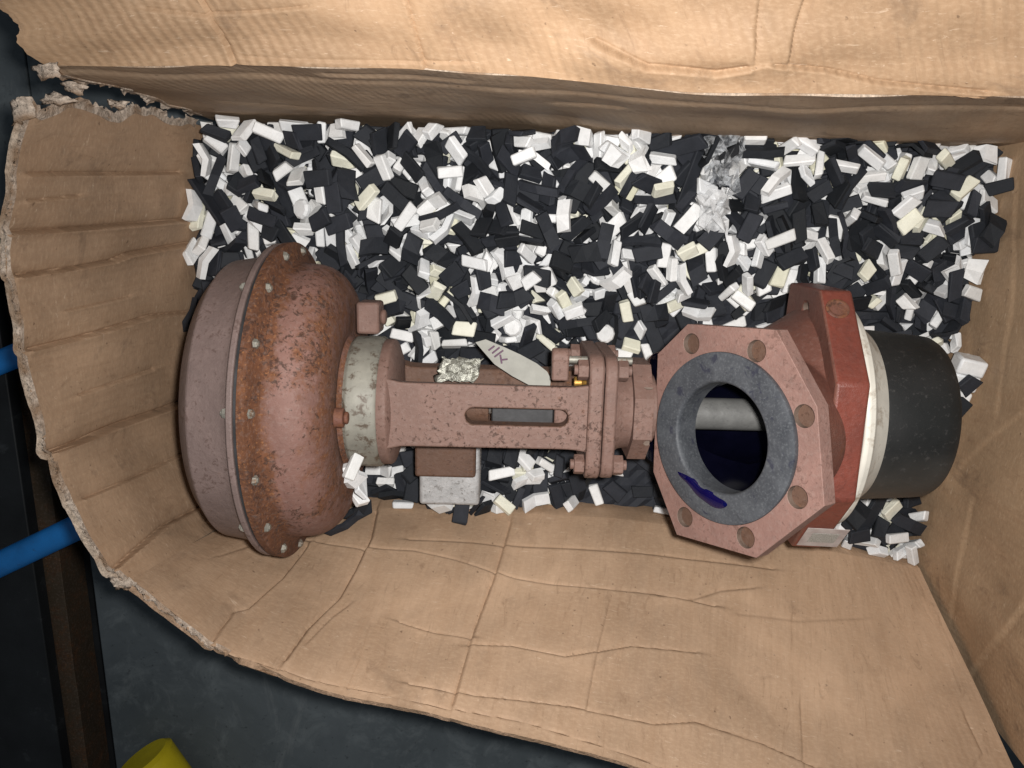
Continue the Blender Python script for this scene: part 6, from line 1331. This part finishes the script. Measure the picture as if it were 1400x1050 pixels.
42,-1171,980,-180,-80,232,960,50,-3152,-1955,-173,362,-344,866,54,2982,-3677,-123,-813,6,-222,34,3718,-3682,-102,-779,-485,292,36,-3304,-1643,-108,-410,98,251,38,4989,-2507,-103,35,-466,-883,
46,-3531,-2671,-129,-996,10,-40,36,-118,-2561,-74,-60,-970,207,40,4905,-2187,-143,-351,37,348,16,3817,-3457,-37,722,-557,-304,16,3842,-3851,-44,653,-634,-235,34,4764,-2541,-128,-384,209,-560,
10,5287,-2238,22,-721,-264,-580,0,5236,-2902,-43,-170,427,537,8,-3682,-2666,-108,493,727,369,22,3329,-3364,-164,-528,743,381,42,3708,-829,-139,-317,-716,-537,16,4745,-3130,-111,-183,25,-592,
6,4012,-3826,-77,-736,527,123,54,-2695,-461,43,-27,4,280,40,3680,-3096,-145,241,-928,-277,34,64,-2191,-158,-200,-191,-703,40,-3462,-898,56,987,59,148,38,-3478,-1861,-85,-91,-985,139,
24,-1502,1023,-165,-87,-3,-996,38,-763,489,-196,-618,696,-224,26,5496,369,-207,486,-380,578,4,1613,842,-211,6,630,775,6,3876,699,-213,-539,-146,-822,4,-1516,555,-152,-452,887,94,
36,2475,863,-129,146,-39,-119,0,3685,209,-181,17,-613,790,20,2818,182,-144,-248,-755,494,36,274,468,-198,151,-166,732,54,-2218,-3261,1100,386,39,39,52,-2729,-3576,900,223,167,334,
20,3916,-851,-117,860,178,-326,
]

# settled places of the chips, most visible first: shape * 2 + seen, x y z in tenths of a millimetre, quaternion x y z in thousandths
placed = []
for i in range(0, len(CHIP_DATA), 7):
    s_, x_, y_, z_, qx, qy, qz = CHIP_DATA[i:i + 7]
    qx, qy, qz = qx / 1000, qy / 1000, qz / 1000
    placed.append((s_ // 2, s_ % 2, Vector((x_, y_, z_)) / 10000, Quaternion((math.sqrt(max(0.0, 1 - qx * qx - qy * qy - qz * qz)), qx, qy, qz))))

def where(p):
    """the part of the fill a chip lies in, told by the things next to it"""
    x, y = p[0], p[1]
    if y < -0.235: return 'below the black cap' if x > 0.30 else 'between yoke and near wall' if x > -0.13 else 'at the foot of the actuator'
    if y > 0.075: return 'at the far wall ' + ('beyond the actuator' if x < -0.10 else 'beyond the yoke' if x < 0.13 else 'near the film' if x < 0.33 else 'right corner')
    if x < -0.30: return 'at the left wall'
    if x > 0.47: return 'at the right wall'
    far = y > -0.02
    if x < -0.115: return 'just beyond the actuator dome' if not far else 'between actuator and far wall'
    if x < 0.03: return 'midway yoke to far wall' if far else 'beside the slotted yoke'
    if x < 0.20: return 'between film and bonnet' if far else 'beside the bonnet bolts'
    return 'between red flange and far wall' if far else 'beside the dark red flange'
def pose(q):
    up = abs((q.to_matrix() @ Vector((0, 0, 1))).z)
    return 'lying flat' if up > 0.93 else 'tilted' if up > 0.6 else 'standing on edge'
SHAPE_WORD = ['oblong', 'short', 'long', 'wedge-shaped', 'slanted', 'thick', 'tapered', 'curled', 'bent', 'stubby', 'narrow', 'small', 'oblong', 'short', 'long', 'wedge-shaped', 'slanted',
              'oblong', 'broad', 'slanted', 'short', 'wide', 'curled', 'tapered', 'strip-like', 'bent', 'narrow', 'thin', 'round']
LOOK = {'w': ('white_foam_chip', 'white'), 'c': ('cream_foam_chip', 'cream'), 'k': ('black_foam_chip', 'black'), 'd': ('white_foam_disc', 'white')}
LIMIT = {'w': 300, 'c': 300, 'k': 300, 'd': 300}
count = {k: 0 for k in LIMIT}
rest = {'w': MB(), 'k': MB()}
for shape, seen, p, q in placed:
    k = KIND[shape]
    if seen and count[k] < LIMIT[k]:
        nm, hue = LOOK[k]
        o = bpy.data.objects.new(nm, CHIP[shape])
        o.location = p; o.rotation_mode = 'QUATERNION'; o.rotation_quaternion = q
        COL.objects.link(o)
        tag(o, '%s %s foam chip %s %s' % (SHAPE_WORD[shape], hue, pose(q), where(p)), 'foam chip', '%s foam chips in the packing' % hue)
        count[k] += 1
    else:
        me = CHIP[shape]
        rest['k' if k == 'k' else 'w'].add([v.co for v in me.vertices], [tuple(pl.vertices) for pl in me.polygons], Matrix.Translation(p) @ q.to_matrix().to_4x4(), 1 if k == 'c' else 0)
# alike chips in one spot are told apart by their order from left to right
alike = {}
for o in COL.objects:
    if o.get('category') == 'foam chip': alike.setdefault(o['label'], []).append(o)
ORD = ['leftmost', 'second from left', 'third from left', 'fourth from left', 'fifth from left', 'sixth from left', 'seventh from left', 'eighth from left', 'ninth from left', 'tenth from left']
for lab, os_ in alike.items():
    if len(os_) < 2: continue
    os_.sort(key=lambda o: proj(np.array(o.location))[0])
    for i, o in enumerate(os_):
        o['label'] = lab + ', ' + ('rightmost' if i == len(os_) - 1 else ORD[min(i, 9)])
o = rest['w'].build('white_packing', [MT['foam_white'], MT['foam_cream']], smooth=False)
tag(o, 'mass of smaller and half buried white and cream foam chips', 'packing foam', kind='stuff')
o = rest['k'].build('black_packing', MT['foam_black'], smooth=False)
tag(o, 'mass of smaller and half buried black foam chips', 'packing foam', kind='stuff')
# crumbled dark foam underneath everything
r_ = np.random.default_rng(12)
v, f = [], []
nx, ny = 90, 56
x0, x1, y0, y1 = -0.40, 0.575, -0.43, 0.118
pin = [(p[0], p[1]) for p in list(foot_l) + list(foot_n[1:]) + [tr]]
for j in range(ny + 1):
    for i in range(nx + 1):
        v.append((x0 + (x1 - x0) * i / nx, y0 + (y1 - y0) * j / ny, -0.046 + r_.uniform(-0.004, 0.003)))
def in_poly(x, y):
    c = False
    for i in range(len(pin)):
        (xa, ya), (xb, yb) = pin[i], pin[i - 1]
        if (ya > y) != (yb > y) and x < (xb - xa) * (y - ya) / (yb - ya) + xa: c = not c
    return c
for j in range(ny):
    for i in range(nx):
        a = j * (nx + 1) + i
        if in_poly(x0 + (x1 - x0) * (i + 0.5) / nx, y0 + (y1 - y0) * (j + 0.5) / ny): f.append((a, a + 1, a + nx + 2, a + nx + 1))
o = MB().add(v, f).build('packing_bed', MT['foam_black'], smooth=False)
tag(o, 'dark foam crumbs at the bottom of the packing', 'packing foam', kind='stuff')
